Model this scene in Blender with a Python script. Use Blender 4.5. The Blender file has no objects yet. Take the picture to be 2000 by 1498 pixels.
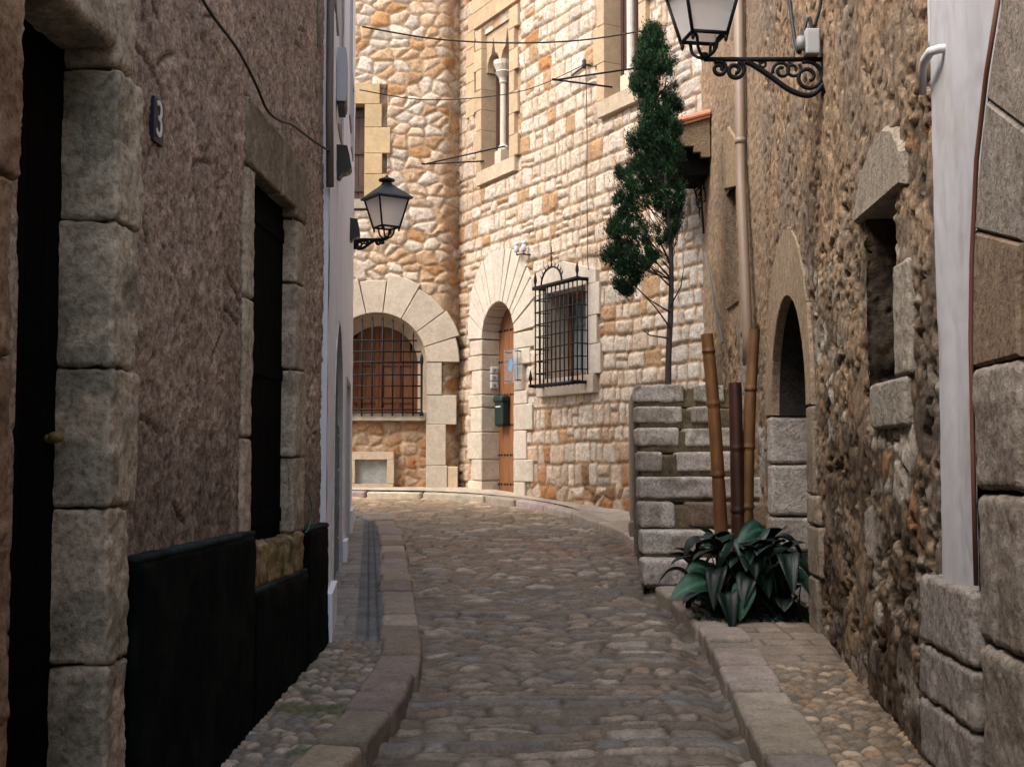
import bpy, math, random
import numpy as np
random.seed(7)
RNG = np.random.default_rng(11)
SC = bpy.context.scene
COL = SC.collection
PI = math.pi

# ------------------------------------------------------------------ noise
def _h(ix, iy, seed):
    a = (ix.astype(np.int64) * 374761393 + iy.astype(np.int64) * 668265263 + seed * 1274126177) & 0xFFFFFFFF
    a = ((a ^ (a >> 13)) * 1274126177) & 0xFFFFFFFF
    a = ((a ^ (a >> 16)) * 2246822519) & 0xFFFFFFFF
    a = a ^ (a >> 15)
    return (a & 0xFFFFFF).astype(np.float64) / 16777216.0

def vn(x, y, seed=0):
    x = np.asarray(x, float); y = np.asarray(y, float)
    ix = np.floor(x); iy = np.floor(y); fx = x - ix; fy = y - iy
    fx = fx * fx * fx * (fx * (fx * 6 - 15) + 10); fy = fy * fy * fy * (fy * (fy * 6 - 15) + 10)
    a = _h(ix, iy, seed); b = _h(ix + 1, iy, seed); c = _h(ix, iy + 1, seed); d = _h(ix + 1, iy + 1, seed)
    return (a + (b - a) * fx + (c - a) * fy + (a - b - c + d) * fx * fy) * 2 - 1

def fbm(x, y, oct=4, seed=0, gain=.5):
    s = 0; a = 1.; n = 0
    for o in range(oct):
        s = s + a * vn(x + 17.3 * o, y - 9.1 * o, seed + o * 31); n += a
        a *= gain; x = x * 2.03; y = y * 2.03
    return s / n

def ss(a, b, x):
    t = np.clip((x - a) / (b - a), 0, 1)
    return t * t * (3 - 2 * t)

def mix(a, b, t):
    return a + (b - a) * t

def mixc(c0, c1, t):
    return np.asarray(c0) * (1 - t[..., None]) + np.asarray(c1) * t[..., None]

def voronoi(x, y, seed, jit=.85):
    """cells: edge distance (in cell units), two ids in 0..1, offset from the seed"""
    ix = np.floor(x); iy = np.floor(y)
    best = np.full(x.shape, 1e9); bx = np.zeros_like(x); by = np.zeros_like(x); ci = np.zeros_like(x); cj = np.zeros_like(x)
    def sd(i, j):
        return i + .5 + (_h(i, j, seed) - .5) * jit, j + .5 + (_h(i, j, seed + 77) - .5) * jit
    for di in (-1, 0, 1):
        for dj in (-1, 0, 1):
            i = ix + di; j = iy + dj; px, py = sd(i, j)
            d = (px - x) ** 2 + (py - y) ** 2; m = d < best
            best = np.where(m, d, best); bx = np.where(m, px, bx); by = np.where(m, py, by)
            ci = np.where(m, i, ci); cj = np.where(m, j, cj)
    e = np.full(x.shape, 9.)
    for di in (-2, -1, 0, 1, 2):
        for dj in (-2, -1, 0, 1, 2):
            if di == 0 and dj == 0: continue
            px, py = sd(ci + di, cj + dj)
            dx = px - bx; dy = py - by; L = np.sqrt(dx * dx + dy * dy) + 1e-9
            q = ((bx + px) * .5 - x) * dx / L + ((by + py) * .5 - y) * dy / L
            e = np.minimum(e, q)
    return e, _h(ci, cj, seed + 5), _h(ci, cj, seed + 9), _h(ci, cj, seed + 13), x - bx, y - by

def courses(u, v, seed, row=(.16, .30), wid=(.16, .48), split=.0, vmin=-2., vmax=11., umin=-2., umax=9.):
    """coursed stonework: edge distance in metres and ids"""
    r = np.random.default_rng(seed)
    hs = [vmin]
    while hs[-1] < vmax: hs.append(hs[-1] + r.uniform(*row))
    hs = np.array(hs)
    k = np.clip(np.searchsorted(hs, v) - 1, 0, len(hs) - 2)
    e = np.zeros_like(u); i1 = np.zeros_like(u); i2 = np.zeros_like(u); i3 = np.zeros_like(u); cx = np.zeros_like(u); cy = np.zeros_like(u)
    for q in range(len(hs) - 1):
        m = k == q
        ws = [umin + r.uniform(-.3, 0)]
        while ws[-1] < umax:
            ws.append(ws[-1] + r.uniform(*wid) * (1 if r.random() > .25 else .6))
        ws = np.array(ws); n = len(ws)
        a1, a2, a3, sp, hh = r.random(n), r.random(n), r.random(n), r.random(n), r.uniform(.35, .65, n)
        if not m.any(): continue
        uu = u[m]; vv = v[m]
        c = np.clip(np.searchsorted(ws, uu) - 1, 0, n - 2)
        lo = np.full(uu.shape, hs[q]); hi = np.full(uu.shape, hs[q + 1])
        mid = lo + (hi - lo) * hh[c]
        s_ = sp[c] < split
        up = vv > mid
        lo = np.where(s_ & up, mid, lo); hi = np.where(s_ & ~up, mid, hi)
        qx = np.minimum(uu - ws[c], ws[c + 1] - uu); qy = np.minimum(vv - lo, hi - vv)
        R = .012 + .035 * a3[c]
        d = np.where((qx < R) & (qy < R), R - np.hypot(R - qx, R - qy), np.minimum(qx, qy))
        e[m] = d; off = (s_ & up) * .37
        i1[m] = (a1[c] + off) % 1; i2[m] = (a2[c] + off) % 1; i3[m] = (a3[c] + off) % 1
        cx[m] = uu - (ws[c] + ws[c + 1]) / 2; cy[m] = vv - (lo + hi) / 2
    return e, i1, i2, i3, cx, cy

def palette(i, cols, wts):
    c = np.cumsum(wts) / np.sum(wts)
    k = np.searchsorted(c, i).clip(0, len(cols) - 1)
    return np.array(cols)[k]

# ------------------------------------------------------------------ materials
def material(name, rough=.85, bump=.35, bscale=60., vary=.22, vscale=9., spec=.3, gloss_var=0., metal=0., color=None, stretch=(1, 1, 1), coat=0., speck=0., sscale=70., scol=(.62, .5, .4)):
    m = bpy.data.materials.new(name); m.use_nodes = True
    nt = m.node_tree; N = nt.nodes; Lk = nt.links
    b = N['Principled BSDF']
    b.inputs['Roughness'].default_value = rough
    b.inputs['Specular IOR Level'].default_value = spec
    b.inputs['Metallic'].default_value = metal
    if coat: b.inputs['Coat Weight'].default_value = coat
    tc = N.new('ShaderNodeTexCoord'); mp = N.new('ShaderNodeMapping'); mp.inputs['Scale'].default_value = stretch
    Lk.new(tc.outputs['Object'], mp.inputs['Vector'])
    if color is None:
        at = N.new('ShaderNodeAttribute'); at.attribute_name = 'tint'; src = at.outputs['Color']
    else:
        rg = N.new('ShaderNodeRGB'); rg.outputs[0].default_value = (*color, 1); src = rg.outputs[0]
    n1 = N.new('ShaderNodeTexNoise'); n1.inputs['Scale'].default_value = vscale; n1.inputs['Detail'].default_value = 9; n1.inputs['Roughness'].default_value = .68
    Lk.new(mp.outputs[0], n1.inputs['Vector'])
    mr = N.new('ShaderNodeMapRange'); mr.inputs['From Min'].default_value = .3; mr.inputs['From Max'].default_value = .7
    mr.inputs['To Min'].default_value = 1 - vary; mr.inputs['To Max'].default_value = 1 + vary
    Lk.new(n1.outputs['Fac'], mr.inputs['Value'])
    mx = N.new('ShaderNodeVectorMath'); mx.operation = 'SCALE'
    Lk.new(src, mx.inputs[0]); Lk.new(mr.outputs[0], mx.inputs['Scale'])
    last = mx.outputs[0]
    if speck:
        n3 = N.new('ShaderNodeTexNoise'); n3.inputs['Scale'].default_value = sscale; n3.inputs['Detail'].default_value = 5; n3.inputs['Roughness'].default_value = .7
        Lk.new(mp.outputs[0], n3.inputs['Vector'])
        r3 = N.new('ShaderNodeMapRange'); r3.inputs['From Min'].default_value = .46; r3.inputs['From Max'].default_value = .62; r3.inputs['To Max'].default_value = speck
        Lk.new(n3.outputs['Fac'], r3.inputs['Value'])
        x3 = N.new('ShaderNodeMix'); x3.data_type = 'RGBA'; x3.blend_type = 'MULTIPLY'
        ca = [i for i in x3.inputs if i.name == 'A' and i.type == 'RGBA'][0]; cb = [i for i in x3.inputs if i.name == 'B' and i.type == 'RGBA'][0]; co = [o for o in x3.outputs if o.type == 'RGBA'][0]
        cb.default_value = (*scol, 1)
        Lk.new(r3.outputs[0], x3.inputs[0]); Lk.new(last, ca); last = co
    Lk.new(last, b.inputs['Base Color'])
    if bump:
        n2 = N.new('ShaderNodeTexNoise'); n2.inputs['Scale'].default_value = bscale; n2.inputs['Detail'].default_value = 6; n2.inputs['Roughness'].default_value = .65
        Lk.new(mp.outputs[0], n2.inputs['Vector'])
        bp = N.new('ShaderNodeBump'); bp.inputs['Strength'].default_value = bump; bp.inputs['Distance'].default_value = .012
        Lk.new(n2.outputs['Fac'], bp.inputs['Height']); Lk.new(bp.outputs[0], b.inputs['Normal'])
    if gloss_var:
        m2 = N.new('ShaderNodeMapRange'); m2.inputs['From Min'].default_value = .35; m2.inputs['From Max'].default_value = .65
        m2.inputs['To Min'].default_value = rough - gloss_var; m2.inputs['To Max'].default_value = rough + gloss_var
        Lk.new(n1.outputs['Fac'], m2.inputs['Value']); Lk.new(m2.outputs[0], b.inputs['Roughness'])
    return m

M = {}
M['stone'] = material('stone', .88, .7, 55, .22, 11, spec=.2, speck=.7, sscale=34., scol=(.64, .50, .37))
M['ashlar'] = material('ashlar', .85, .45, 90, .14, 7, spec=.2, speck=.35, sscale=22., scol=(.72, .6, .47))
M['stucco'] = material('stucco', .92, .9, 60, .3, 12, spec=.15, speck=.8, sscale=55., scol=(.45, .36, .30))
M['rubble'] = material('rubble', .93, .6, 60, .32, 15, spec=.12, speck=.75, sscale=48., scol=(.48, .40, .33))
M['limewash'] = material('limewash', .8, .25, 40, .07, 3, spec=.2, stretch=(1, 1, .35))
M['cobble'] = material('cobble', .52, .55, 70, .28, 14, spec=.25, gloss_var=.14, speck=.7, sscale=60., scol=(.55, .48, .42))
M['paving'] = material('paving', .75, .5, 80, .24, 10, spec=.25, speck=.6, sscale=55., scol=(.6, .52, .45))
M['wood'] = material('wood', .6, .3, 40, .3, 10, spec=.3, stretch=(6, 6, .6))
M['iron'] = material('iron', .6, .2, 80, .2, 20, spec=.2, color=(.006, .0065, .007))
M['painted'] = material('painted', .5, .1, 60, .06, 6, spec=.35)
M['plastic'] = material('plastic', .55, .03, 60, .03, 5, spec=.3)
M['black_paint'] = material('black_paint', .85, .5, 30, .3, 9, spec=.03)
M['leaf'] = material('leaf', .45, .2, 30, .4, 14, spec=.3)
M['needle'] = material('needle', .6, 0, 30, .35, 5, spec=.25)
M['bark'] = material('bark', .85, .6, 60, .35, 14, stretch=(3, 3, .6))
M['bamboo'] = material('bamboo', .42, .15, 40, .35, 7, spec=.4, stretch=(5, 5, .8))
M['tile'] = material('tile', .8, .3, 40, .25, 9)

def glass(name, tint, rough, trans, alpha_mix):
    m = bpy.data.materials.new(name); m.use_nodes = True
    nt = m.node_tree; N = nt.nodes; b = N['Principled BSDF']
    b.inputs['Base Color'].default_value = (*tint, 1); b.inputs['Roughness'].default_value = rough
    b.inputs['Transmission Weight'].default_value = trans; b.inputs['IOR'].default_value = 1.3
    n = N.new('ShaderNodeTexNoise'); n.inputs['Scale'].default_value = 45
    bp = N.new('ShaderNodeBump'); bp.inputs['Strength'].default_value = .12 * alpha_mix; bp.inputs['Distance'].default_value = .01
    nt.links.new(n.outputs['Fac'], bp.inputs['Height']); nt.links.new(bp.outputs[0], b.inputs['Normal'])
    return m
M['frosted'] = glass('frosted_glass', (.93, .90, .87), .6, .55, 1)
M['acrylic'] = glass('acrylic', (.9, .93, .97), .12, .95, 0)
M['pane'] = glass('window_pane', (.25, .28, .3), .06, .3, 0)

# ------------------------------------------------------------------ frames: a vertical wall plane, s along it, z up, h out towards the street
class Fr:
    def __init__(s, p0, p1, flip=False):
        s.o = np.array(p0, float); d = np.array(p1, float) - s.o; s.L = float(np.hypot(*d)); s.t = d / s.L
        s.n = np.array((s.t[1], -s.t[0])) * (-1 if flip else 1)
        s.flip = flip
    def P(s, S, Z, H=0.):
        S = np.asarray(S, float); Z = np.asarray(Z, float); H = np.asarray(H, float)
        S, Z, H = np.broadcast_arrays(S, Z, H)
        return np.stack((s.o[0] + s.t[0] * S + s.n[0] * H, s.o[1] + s.t[1] * S + s.n[1] * H, Z), -1)
FL = Fr((-1.269, 2.0), (-1.06, 6.97))
FW = Fr((-1.05, 7.0), (-1.69, 13.0))
FA = Fr((-6, 17.5), (-.64, 17.5))
FB = Fr((-.64, 17.5), (1.97, 12.66))
FR = Fr((1.395, 2.0), (1.9425, 9.3), True)
FR2 = Fr((1.9425, 9.3), (1.98, 12.7), True)
class World:
    flip = False
    def P(s, S, Z, H=0.):
        S, Z, H = np.broadcast_arrays(np.asarray(S, float), np.asarray(Z, float), np.asarray(H, float))
        return np.stack((S, H, Z), -1)          # s = x, h = y, z
FX = World()
def gz(y):
    y = np.minimum(np.asarray(y, float), 24.)
    return .0835 * y - .00098 * y * y

# ------------------------------------------------------------------ objects
WL = {}
def root(name, label, cat, loc=(0, 0, 0), group=None):
    o = bpy.data.objects.new(name, None); COL.objects.link(o); o.location = loc
    o.empty_display_size = .2
    o['label'] = label; o['category'] = cat
    if group: o['group'] = group
    WL[o] = np.array(loc, float)
    return o
def wl(o):
    return WL.get(o, np.zeros(3))

def mesh_np(name, V, F4, mat, parent=None, C=None, smooth=True, F3=None):
    """V Nx3, F4 Mx4 quads"""
    V = np.asarray(V, float)
    if parent is not None: V = V - wl(parent)
    me = bpy.data.meshes.new(name)
    me.vertices.add(len(V)); me.vertices.foreach_set('co', V.astype(np.float32).ravel())
    n4 = len(F4); n3 = 0 if F3 is None else len(F3)
    idx = np.asarray(F4, np.int32).ravel()
    if n3: idx = np.concatenate((idx, np.asarray(F3, np.int32).ravel()))
    me.loops.add(len(idx)); me.loops.foreach_set('vertex_index', idx)
    me.polygons.add(n4 + n3)
    ls = np.arange(n4) * 4
    if n3: ls = np.concatenate((ls, n4 * 4 + np.arange(n3) * 3))
    me.polygons.foreach_set('loop_start', ls.astype(np.int32))
    me.polygons.foreach_set('use_smooth', np.full(n4 + n3, smooth))
    me.update(calc_edges=True); me.validate()
    if C is not None:
        a = me.attributes.new('tint', 'FLOAT_COLOR', 'POINT')
        a.data.foreach_set('color', np.concatenate((C, np.ones((len(C), 1))), 1).astype(np.float32).ravel())
    me.materials.append(mat)
    return link(name, me, parent)

def link(name, me, parent):
    o = bpy.data.objects.new(name, me); COL.objects.link(o)
    if parent is not None:
        o.parent = parent; WL[o] = wl(parent)
    return o

def grid_faces(nz, ns, flip):
    i = np.arange(nz - 1)[:, None] * ns + np.arange(ns - 1)[None]
    f = np.stack((i, i + 1, i + ns + 1, i + ns), -1).reshape(-1, 4)
    return f[:, ::-1] if flip else f

def height_wall(name, fr, s0, s1, z0, z1, st, fn, mat, parent, hole=None, stz=None):
    S = np.linspace(s0, s1, int(round((s1 - s0) / st)) + 1); Z = np.linspace(z0, z1, int(round((z1 - z0) / (stz or st))) + 1)
    S, Z = np.meshgrid(S, Z)
    H, C = fn(S, Z)
    V = fr.P(S, Z, H).reshape(-1, 3); C = C.reshape(-1, 3)
    F = grid_faces(*S.shape, fr.flip)
    if hole is not None:
        hm = hole(S, Z).ravel()
        F = F[~hm[F].any(1)]
        used = np.zeros(len(V), bool); used[F] = True
        re = np.cumsum(used) - 1; V = V[used]; C = C[used]; F = re[F]
    return mesh_np(name, V, F, mat, parent, C)

class MB:
    """collects shapes into one mesh"""
    def __init__(s): s.V = []; s.F = []; s.C = []; s.n = 0
    def add(s, V, F, col):
        V = np.asarray(V, float).reshape(-1, 3)
        s.V.append(V); s.F += [tuple(int(i) + s.n for i in f) for f in F]
        col = np.asarray(col, float)
        s.C.append(np.broadcast_to(col, (len(V), 3)) if col.ndim == 1 else col)
        s.n += len(V)
    def box(s, fr, s0, s1, h0, h1, z0, z1, col):
        S = [s0, s1, s1, s0] * 2; H = [h0, h0, h1, h1] * 2; Z = [z0] * 4 + [z1] * 4
        s.add(fr.P(S, Z, H), [(0, 1, 2, 3), (7, 6, 5, 4), (0, 4, 5, 1), (1, 5, 6, 2), (2, 6, 7, 3), (3, 7, 4, 0)], col)
    def block(s, fr, poly, h0, h1, bev, col, jit=0.):
        """a prism of the outline poly [(s,z)] from h0 to h1 with a bevelled front"""
        p = np.array(poly, float); c = p.mean(0); n = len(p)
        d = p - c; q = p - d / np.linalg.norm(d, axis=1)[:, None] * bev * 1.3
        hj = h1 + RNG.uniform(-jit, jit, n) if jit else np.full(n, h1)
        V = np.concatenate((fr.P(p[:, 0], p[:, 1], h0), fr.P(p[:, 0], p[:, 1], h1 - bev), fr.P(q[:, 0], q[:, 1], hj)))
        F = [(i, (i + 1) % n, n + (i + 1) % n, n + i) for i in range(n)] + [(n + i, n + (i + 1) % n, 2 * n + (i + 1) % n, 2 * n + i) for i in range(n)]
        F.append(tuple(range(2 * n, 3 * n))); F.append(tuple(range(n - 1, -1, -1)))
        s.add(V, F, col)
    def rbox(s, fr, s0, s1, h0, h1, z0, z1, r, step, amp, col, seed=0, freq=14., stain=.0, stcol=(.05, .045, .03)):
        """a worn stone block: rounded box with a rough surface"""
        c = np.array(((s0 + s1) / 2, (h0 + h1) / 2, (z0 + z1) / 2)); hf = np.array((abs(s1 - s0), abs(h1 - h0), abs(z1 - z0))) / 2
        r = min(r, hf.min() * .95)
        for ax in range(3):
            a, b = [(1, 2), (2, 0), (0, 1)][ax]
            def lin(h):
                n = max(2, int(round(2 * h / step)) + 1)
                g = np.linspace(-h, h, n)
                return np.unique(np.concatenate((g, [-h + r * .3, -h + r * .7, -h + r, h - r, h - r * .7, h - r * .3])).round(5))
            A, B = np.meshgrid(lin(hf[a]), lin(hf[b]), indexing='ij')
            for sg in (-1, 1):
                p = np.zeros(A.shape + (3,)); p[..., ax] = sg * hf[ax]; p[..., a] = A; p[..., b] = B
                inn = np.clip(p, -(hf - r), hf - r); d = p - inn; L = np.linalg.norm(d, axis=-1, keepdims=True); d = d / np.maximum(L, 1e-9)
                w = inn + d * r + c
                ds = fbm(w[..., 0] * freq + w[..., 1] * freq * .7, w[..., 2] * freq - w[..., 1] * freq * .7, 4, seed, .6)
                big = fbm(w[..., 0] * freq * .25 + w[..., 1] * 3, w[..., 2] * freq * .25 - w[..., 1] * 2, 2, seed + 50)
                w = w + d * (ds * amp + big * amp * .8)[..., None]
                V = fr.P(w[..., 0], w[..., 2], w[..., 1]).reshape(-1, 3)
                n0, n1 = A.shape
                i = np.arange(n0 - 1)[:, None] * n1 + np.arange(n1 - 1)[None]
                F = np.stack((i, i + n1, i + n1 + 1, i + 1), -1).reshape(-1, 4)
                if sg < 0: F = F[:, ::-1]
                cc = np.asarray(col)
                if stain:
                    t = ss(-.08, .32, fbm(w[..., 0] * 6 + w[..., 1] * 4, w[..., 2] * 7, 4, seed + 9, .6)) * stain
                    cc = mixc(col, stcol, t).reshape(-1, 3)
                s.add(V, F, cc)
    def strip(s, A, B, col, closed=False):
        """quads between two equal polylines of world points"""
        n = len(A); V = np.concatenate((A, B)); m = n if closed else n - 1
        s.add(V, [(i, (i + 1) % n, n + (i + 1) % n, n + i) for i in range(m)], col)
    def poly(s, V, col): s.add(V, [tuple(range(len(V)))], col)
    def tube(s, path, r, col, seg=7, caps=True):
        P = np.asarray(path, float); n = len(P)
        R = np.broadcast_to(np.asarray(r, float), (n,))
        T = np.gradient(P, axis=0); T /= np.linalg.norm(T, axis=1)[:, None] + 1e-12
        up = np.array((0, 0, 1.)) if abs(T[0][2]) < .9 else np.array((1., 0, 0))
        V = []
        a = np.cross(T[0], up); a /= np.linalg.norm(a)
        for i in range(n):
            a = a - T[i] * np.dot(a, T[i]); a /= np.linalg.norm(a) + 1e-12
            b = np.cross(T[i], a)
            th = np.arange(seg) / seg * 2 * PI
            V.append(P[i] + (np.cos(th)[:, None] * a + np.sin(th)[:, None] * b) * R[i])
        V = np.concatenate(V)
        F = [(i * seg + k, i * seg + (k + 1) % seg, (i + 1) * seg + (k + 1) % seg, (i + 1) * seg + k) for i in range(n - 1) for k in range(seg)]
        if caps: F += [tuple(range(seg - 1, -1, -1)), tuple(range((n - 1) * seg, n * seg))]
        s.add(V, F, col)
    def lathe(s, c, prof, col, seg=16):
        """profile [(r,z)] turned about a vertical axis at c"""
        c = np.asarray(c, float); th = np.arange(seg) / seg * 2 * PI; n = len(prof)
        V = np.concatenate([np.stack((c[0] + r * np.cos(th), c[1] + r * np.sin(th), np.full(seg, c[2] + z)), -1) for r, z in prof])
        F = [(i * seg + k, i * seg + (k + 1) % seg, (i + 1) * seg + (k + 1) % seg, (i + 1) * seg + k) for i in range(n - 1) for k in range(seg)]
        F += [tuple(range(seg - 1, -1, -1)), tuple(range((n - 1) * seg, n * seg))]
        s.add(V, F, col)
    def prism(s, xy, z0, z1, col):
        n = len(xy); V = [(x, y, z0) for x, y in xy] + [(x, y, z1) for x, y in xy]
        s.add(V, [(i, (i + 1) % n, n + (i + 1) % n, n + i) for i in range(n)] + [tuple(range(n, 2 * n)), tuple(range(n - 1, -1, -1))], col)
    def build(s, name, mat, parent=None, smooth=False, off=None):
        V = np.concatenate(s.V)
        if parent is not None: V = V - wl(parent)
        me = bpy.data.meshes.new(name)
        me.from_pydata(V.tolist(), [], s.F); me.update()
        if smooth: me.polygons.foreach_set('use_smooth', np.ones(len(me.polygons), bool))
        a = me.attributes.new('tint', 'FLOAT_COLOR', 'POINT')
        a.data.foreach_set('color', np.concatenate((np.concatenate(s.C), np.ones((s.n, 1))), 1).astype(np.float32).ravel())
        me.materials.append(mat)
        return link(name, me, parent)

def arch(cx, zs, r, zb, n=24, rz=None):
    rz = rz or r
    a = np.linspace(PI, 0, n)
    return [(cx - r, zb)] + [(cx + r * math.cos(t), zs + rz * math.sin(t)) for t in a] + [(cx + r, zb)]
def in_arch(S, Z, cx, zs, r, zb, rz=None):
    rz = rz or r
    return (np.abs(S - cx) < r) & (Z > zb) & ((Z < zs) | (((S - cx) / r) ** 2 + ((Z - zs) / rz) ** 2 < 1))
def in_rect(S, Z, s0, s1, z0, z1): return (S > s0) & (S < s1) & (Z > z0) & (Z < z1)
def reveal(mb, fr, poly, h0, h1, col, closed=False, scale=None):
    p = np.array(poly); q = p if scale is None else np.array(scale)
    mb.strip(fr.P(p[:, 0], p[:, 1], h0), fr.P(q[:, 0], q[:, 1], h1), col, closed)
def jc(c, a=.12):
    return np.clip(np.array(c) * (1 + random.uniform(-a, a)) * np.array([1 + random.uniform(-a, a) * .2 for _ in range(3)]), 0, 1)
def voussoirs(mb, fr, cx, zs, ri, n, outer, h0, h1, col, rz=None, gap=.004, bev=.01, a0=PI, a1=0., seed=1, jit=.12):
    rz = rz or ri; r = random.Random(seed)
    ed = [a0 + (a1 - a0) * (k + (r.uniform(-.18, .18) if 0 < k < n else 0)) / n for k in range(n + 1)]
    for k in range(n):
        g = gap / ri
        t = np.linspace(ed[k] - g, ed[k + 1] + g, 5); rr = outer(.5 * (ed[k] + ed[k + 1]), k)
        I = [(cx + ri * math.cos(x), zs + rz * math.sin(x)) for x in t]
        pw = rr[2] if len(rr) > 2 else 1.
        O = [(cx + rr[0] * math.copysign(abs(math.cos(x)) ** pw, math.cos(x)), zs + rr[1] * max(0., math.sin(x)) ** pw) for x in t[::-1]]
        mb.block(fr, I + O, h0, h1 + r.uniform(-.004, .004), bev, jc(col, jit))
# ================================================================== the stone house at the bend (walls A and B)
WHITE = (.60, .535, .455); CREAM = (.58, .455, .33); TAN = (.47, .32, .19); ORANGE = (.44, .225, .095); BROWN = (.27, .165, .09); GREY = (.42, .385, .34)
MORT = (.33, .23, .14)

def stone_tint(i1, i2, S, Z, cols, wts, seed):
    c = palette(i1, cols, wts) * np.array((.80, .755, .70))
    f = fbm(S * 9, Z * 9, 4, seed); g = fbm(S * 26, Z * 26, 3, seed + 3)
    c = c * (1 + .22 * (i2 - .5) + .16 * f)[..., None]
    rust = ss(.1, .55, f + .45 * g) * .36
    return mixc(c, c * np.array((.82, .6, .4)), rust) if True else c

house = root('stone_house', 'large pale rough stone house with arched wooden door and twin lancet windows', 'house', (-.64, 17.5, 1.1))

A_C, A_R, A_Z = 4.07, .71, 3.0
def fnA(S, Z):
    u = S + .05 * fbm(S * 2.2, Z * 2.2, 3, 3); v = Z + .05 * fbm(S * 2.2, Z * 2.2, 3, 4)
    u = u + .012 * fbm(S * 9, Z * 9, 2, 5); v = v + .012 * fbm(S * 9, Z * 9, 2, 6)
    e, i1, i2, i3, dx, dy = voronoi(u / .37, v / .28, 21, .75)
    e = e * .30
    eb, b1, b2, b3, bx_, by_ = voronoi(u / .235, v / .165, 27, .8); eb = eb * .185
    small = (fbm(S * .9, Z * .9, 2, 29) > .02) | (Z < 2.45)
    e = np.where(small, eb, e); i1 = np.where(small, b1, i1); i2 = np.where(small, b2, i2); i3 = np.where(small, b3, i3); dx = np.where(small, bx_, dx); dy = np.where(small, by_, dy)
    g = .005 + .008 * i2
    sm = ss(g, g + .026, e)
    h = sm * (.013 + .012 * i3) + .005 * ss(.02, .08, e) + (dx * (i1 - .5) + dy * (i2 - .5)) * .012 * sm
    h = h + .012 * fbm(S * 16, Z * 16, 5, 8, .62) + .010 * fbm(S * 5, Z * 5, 2, 12)
    h = h - .34 * ss(4.98, 5.4, S)
    c = stone_tint(i1, i3, S, Z, [(.63, .57, .50), (.61, .485, .365), (.54, .38, .24), (.50, .295, .15), (.49, .45, .40), (.38, .25, .15)], [.34, .34, .13, .08, .08, .03], 31)
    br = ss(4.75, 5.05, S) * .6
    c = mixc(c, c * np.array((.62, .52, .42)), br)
    inf = ((np.abs(S - A_C) < A_R + .03) & (Z < 2.36))
    h = np.where(inf, h * .9 - .07, h)
    c = np.where(inf[..., None], c * np.array((.68, .56, .46)), c)
    mo = np.asarray(MORT) * (1 + .25 * fbm(S * 12, Z * 12, 3, 15))[..., None]
    c = mixc(mo, c, ss(g * .6, g + .012, e))
    for s0, s1, z0, z1 in ((2.9, 4.2, 5.2, 7.02), (4.78, 5.0, 1.0, 3.02), (3.0, 3.36, 1.0, 3.02), (3.5, 4.31, 1.0, 1.72)):
        h = np.where(in_rect(S, Z, s0, s1, z0, z1), np.minimum(h, -.1), h)
    rr = np.hypot(S - A_C, Z - A_Z)
    h = np.where((rr < A_R + .42) & (Z > A_Z - .05), np.minimum(h, -.01), h)
    return h, c
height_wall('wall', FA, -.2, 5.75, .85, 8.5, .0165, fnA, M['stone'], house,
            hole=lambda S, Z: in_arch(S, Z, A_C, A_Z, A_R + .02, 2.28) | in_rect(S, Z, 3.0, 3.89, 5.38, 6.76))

# arch surround on wall A
m = MB()
def outA(t, k): 
    q = (.46, .50, .55, .52, .47, .56, .50, .53, .47)[k % 9]
    return (A_R + q, A_R + q)
voussoirs(m, FA, A_C, A_Z, A_R, 9, outA, -.14, .05, (.46, .385, .30), gap=.005, bev=.008, seed=4, jit=.06)
for z0, z1, w in ((1.05, 1.53, .30), (1.535, 2.11, .28), (2.115, 2.53, .43), (2.535, 2.99, .22)):
    m.block(FA, [(A_C + A_R, z0), (A_C + A_R + w, z0), (A_C + A_R + w, z1), (A_C + A_R, z1)], -.14, .05 + random.uniform(-.005, .005), .008, jc((.44, .37, .29), .07))
    m.block(FA, [(A_C - A_R - w, z0), (A_C - A_R, z0), (A_C - A_R, z1), (A_C - A_R - w, z1)], -.14, .05, .008, jc((.44, .37, .29), .07))
m.block(FA, [(A_C + A_R + .305, 1.08), (A_C + A_R + .45, 1.08), (A_C + A_R + .45, 1.52), (A_C + A_R + .305, 1.52)], -.14, .04, .01, jc((.47, .36, .25)))
m.build('arch_surround', M['ashlar'], house)

# arched window with grille
win = MB()
outer = arch(A_C, A_Z, A_R - .002, 2.27, 32); inner = arch(A_C, A_Z - .01, A_R - .15, 2.29, 32)
reveal(win, FA, outer, -.10, -.30, (.46, .36, .25), scale=inner)
win = win.build('window', M['ashlar'], house, smooth=True)
m = MB(); m.rbox(FA, A_C - A_R + .005, A_C + A_R - .005, -.33, .035, 2.17, 2.285, .012, .05, .003, (.44, .38, .30), 3); m.build('sill', M['ashlar'], win, smooth=True)
m = MB()
rr = A_R - .13
for k in range(9):                                      # boards, stiles and rails of the shutters
    s0 = A_C - rr + k * 2 * rr / 9; s1 = s0 + 2 * rr / 9 - .006
    zt = A_Z + math.sqrt(max(.02, rr * rr - max(abs(s0 - A_C), abs(s1 - A_C)) ** 2 * .93))
    m.box(FA, s0, s1, -.36, -.335, 2.29, zt, jc((.16, .065, .024), .18))
for s0, s1 in ((A_C - .05, A_C - .005), (A_C + .005, A_C + .05), (A_C - .30, A_C - .25), (A_C + .25, A_C + .30), (A_C - rr, A_C - rr + .06), (A_C + rr - .06, A_C + rr)):
    m.box(FA, s0, s1, -.335, -.312, 2.30, A_Z + (.5 if abs(s0 - A_C) < .2 else .42 if abs(s0 - A_C) < .4 else .02), jc((.15, .042, .016), .1))
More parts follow.
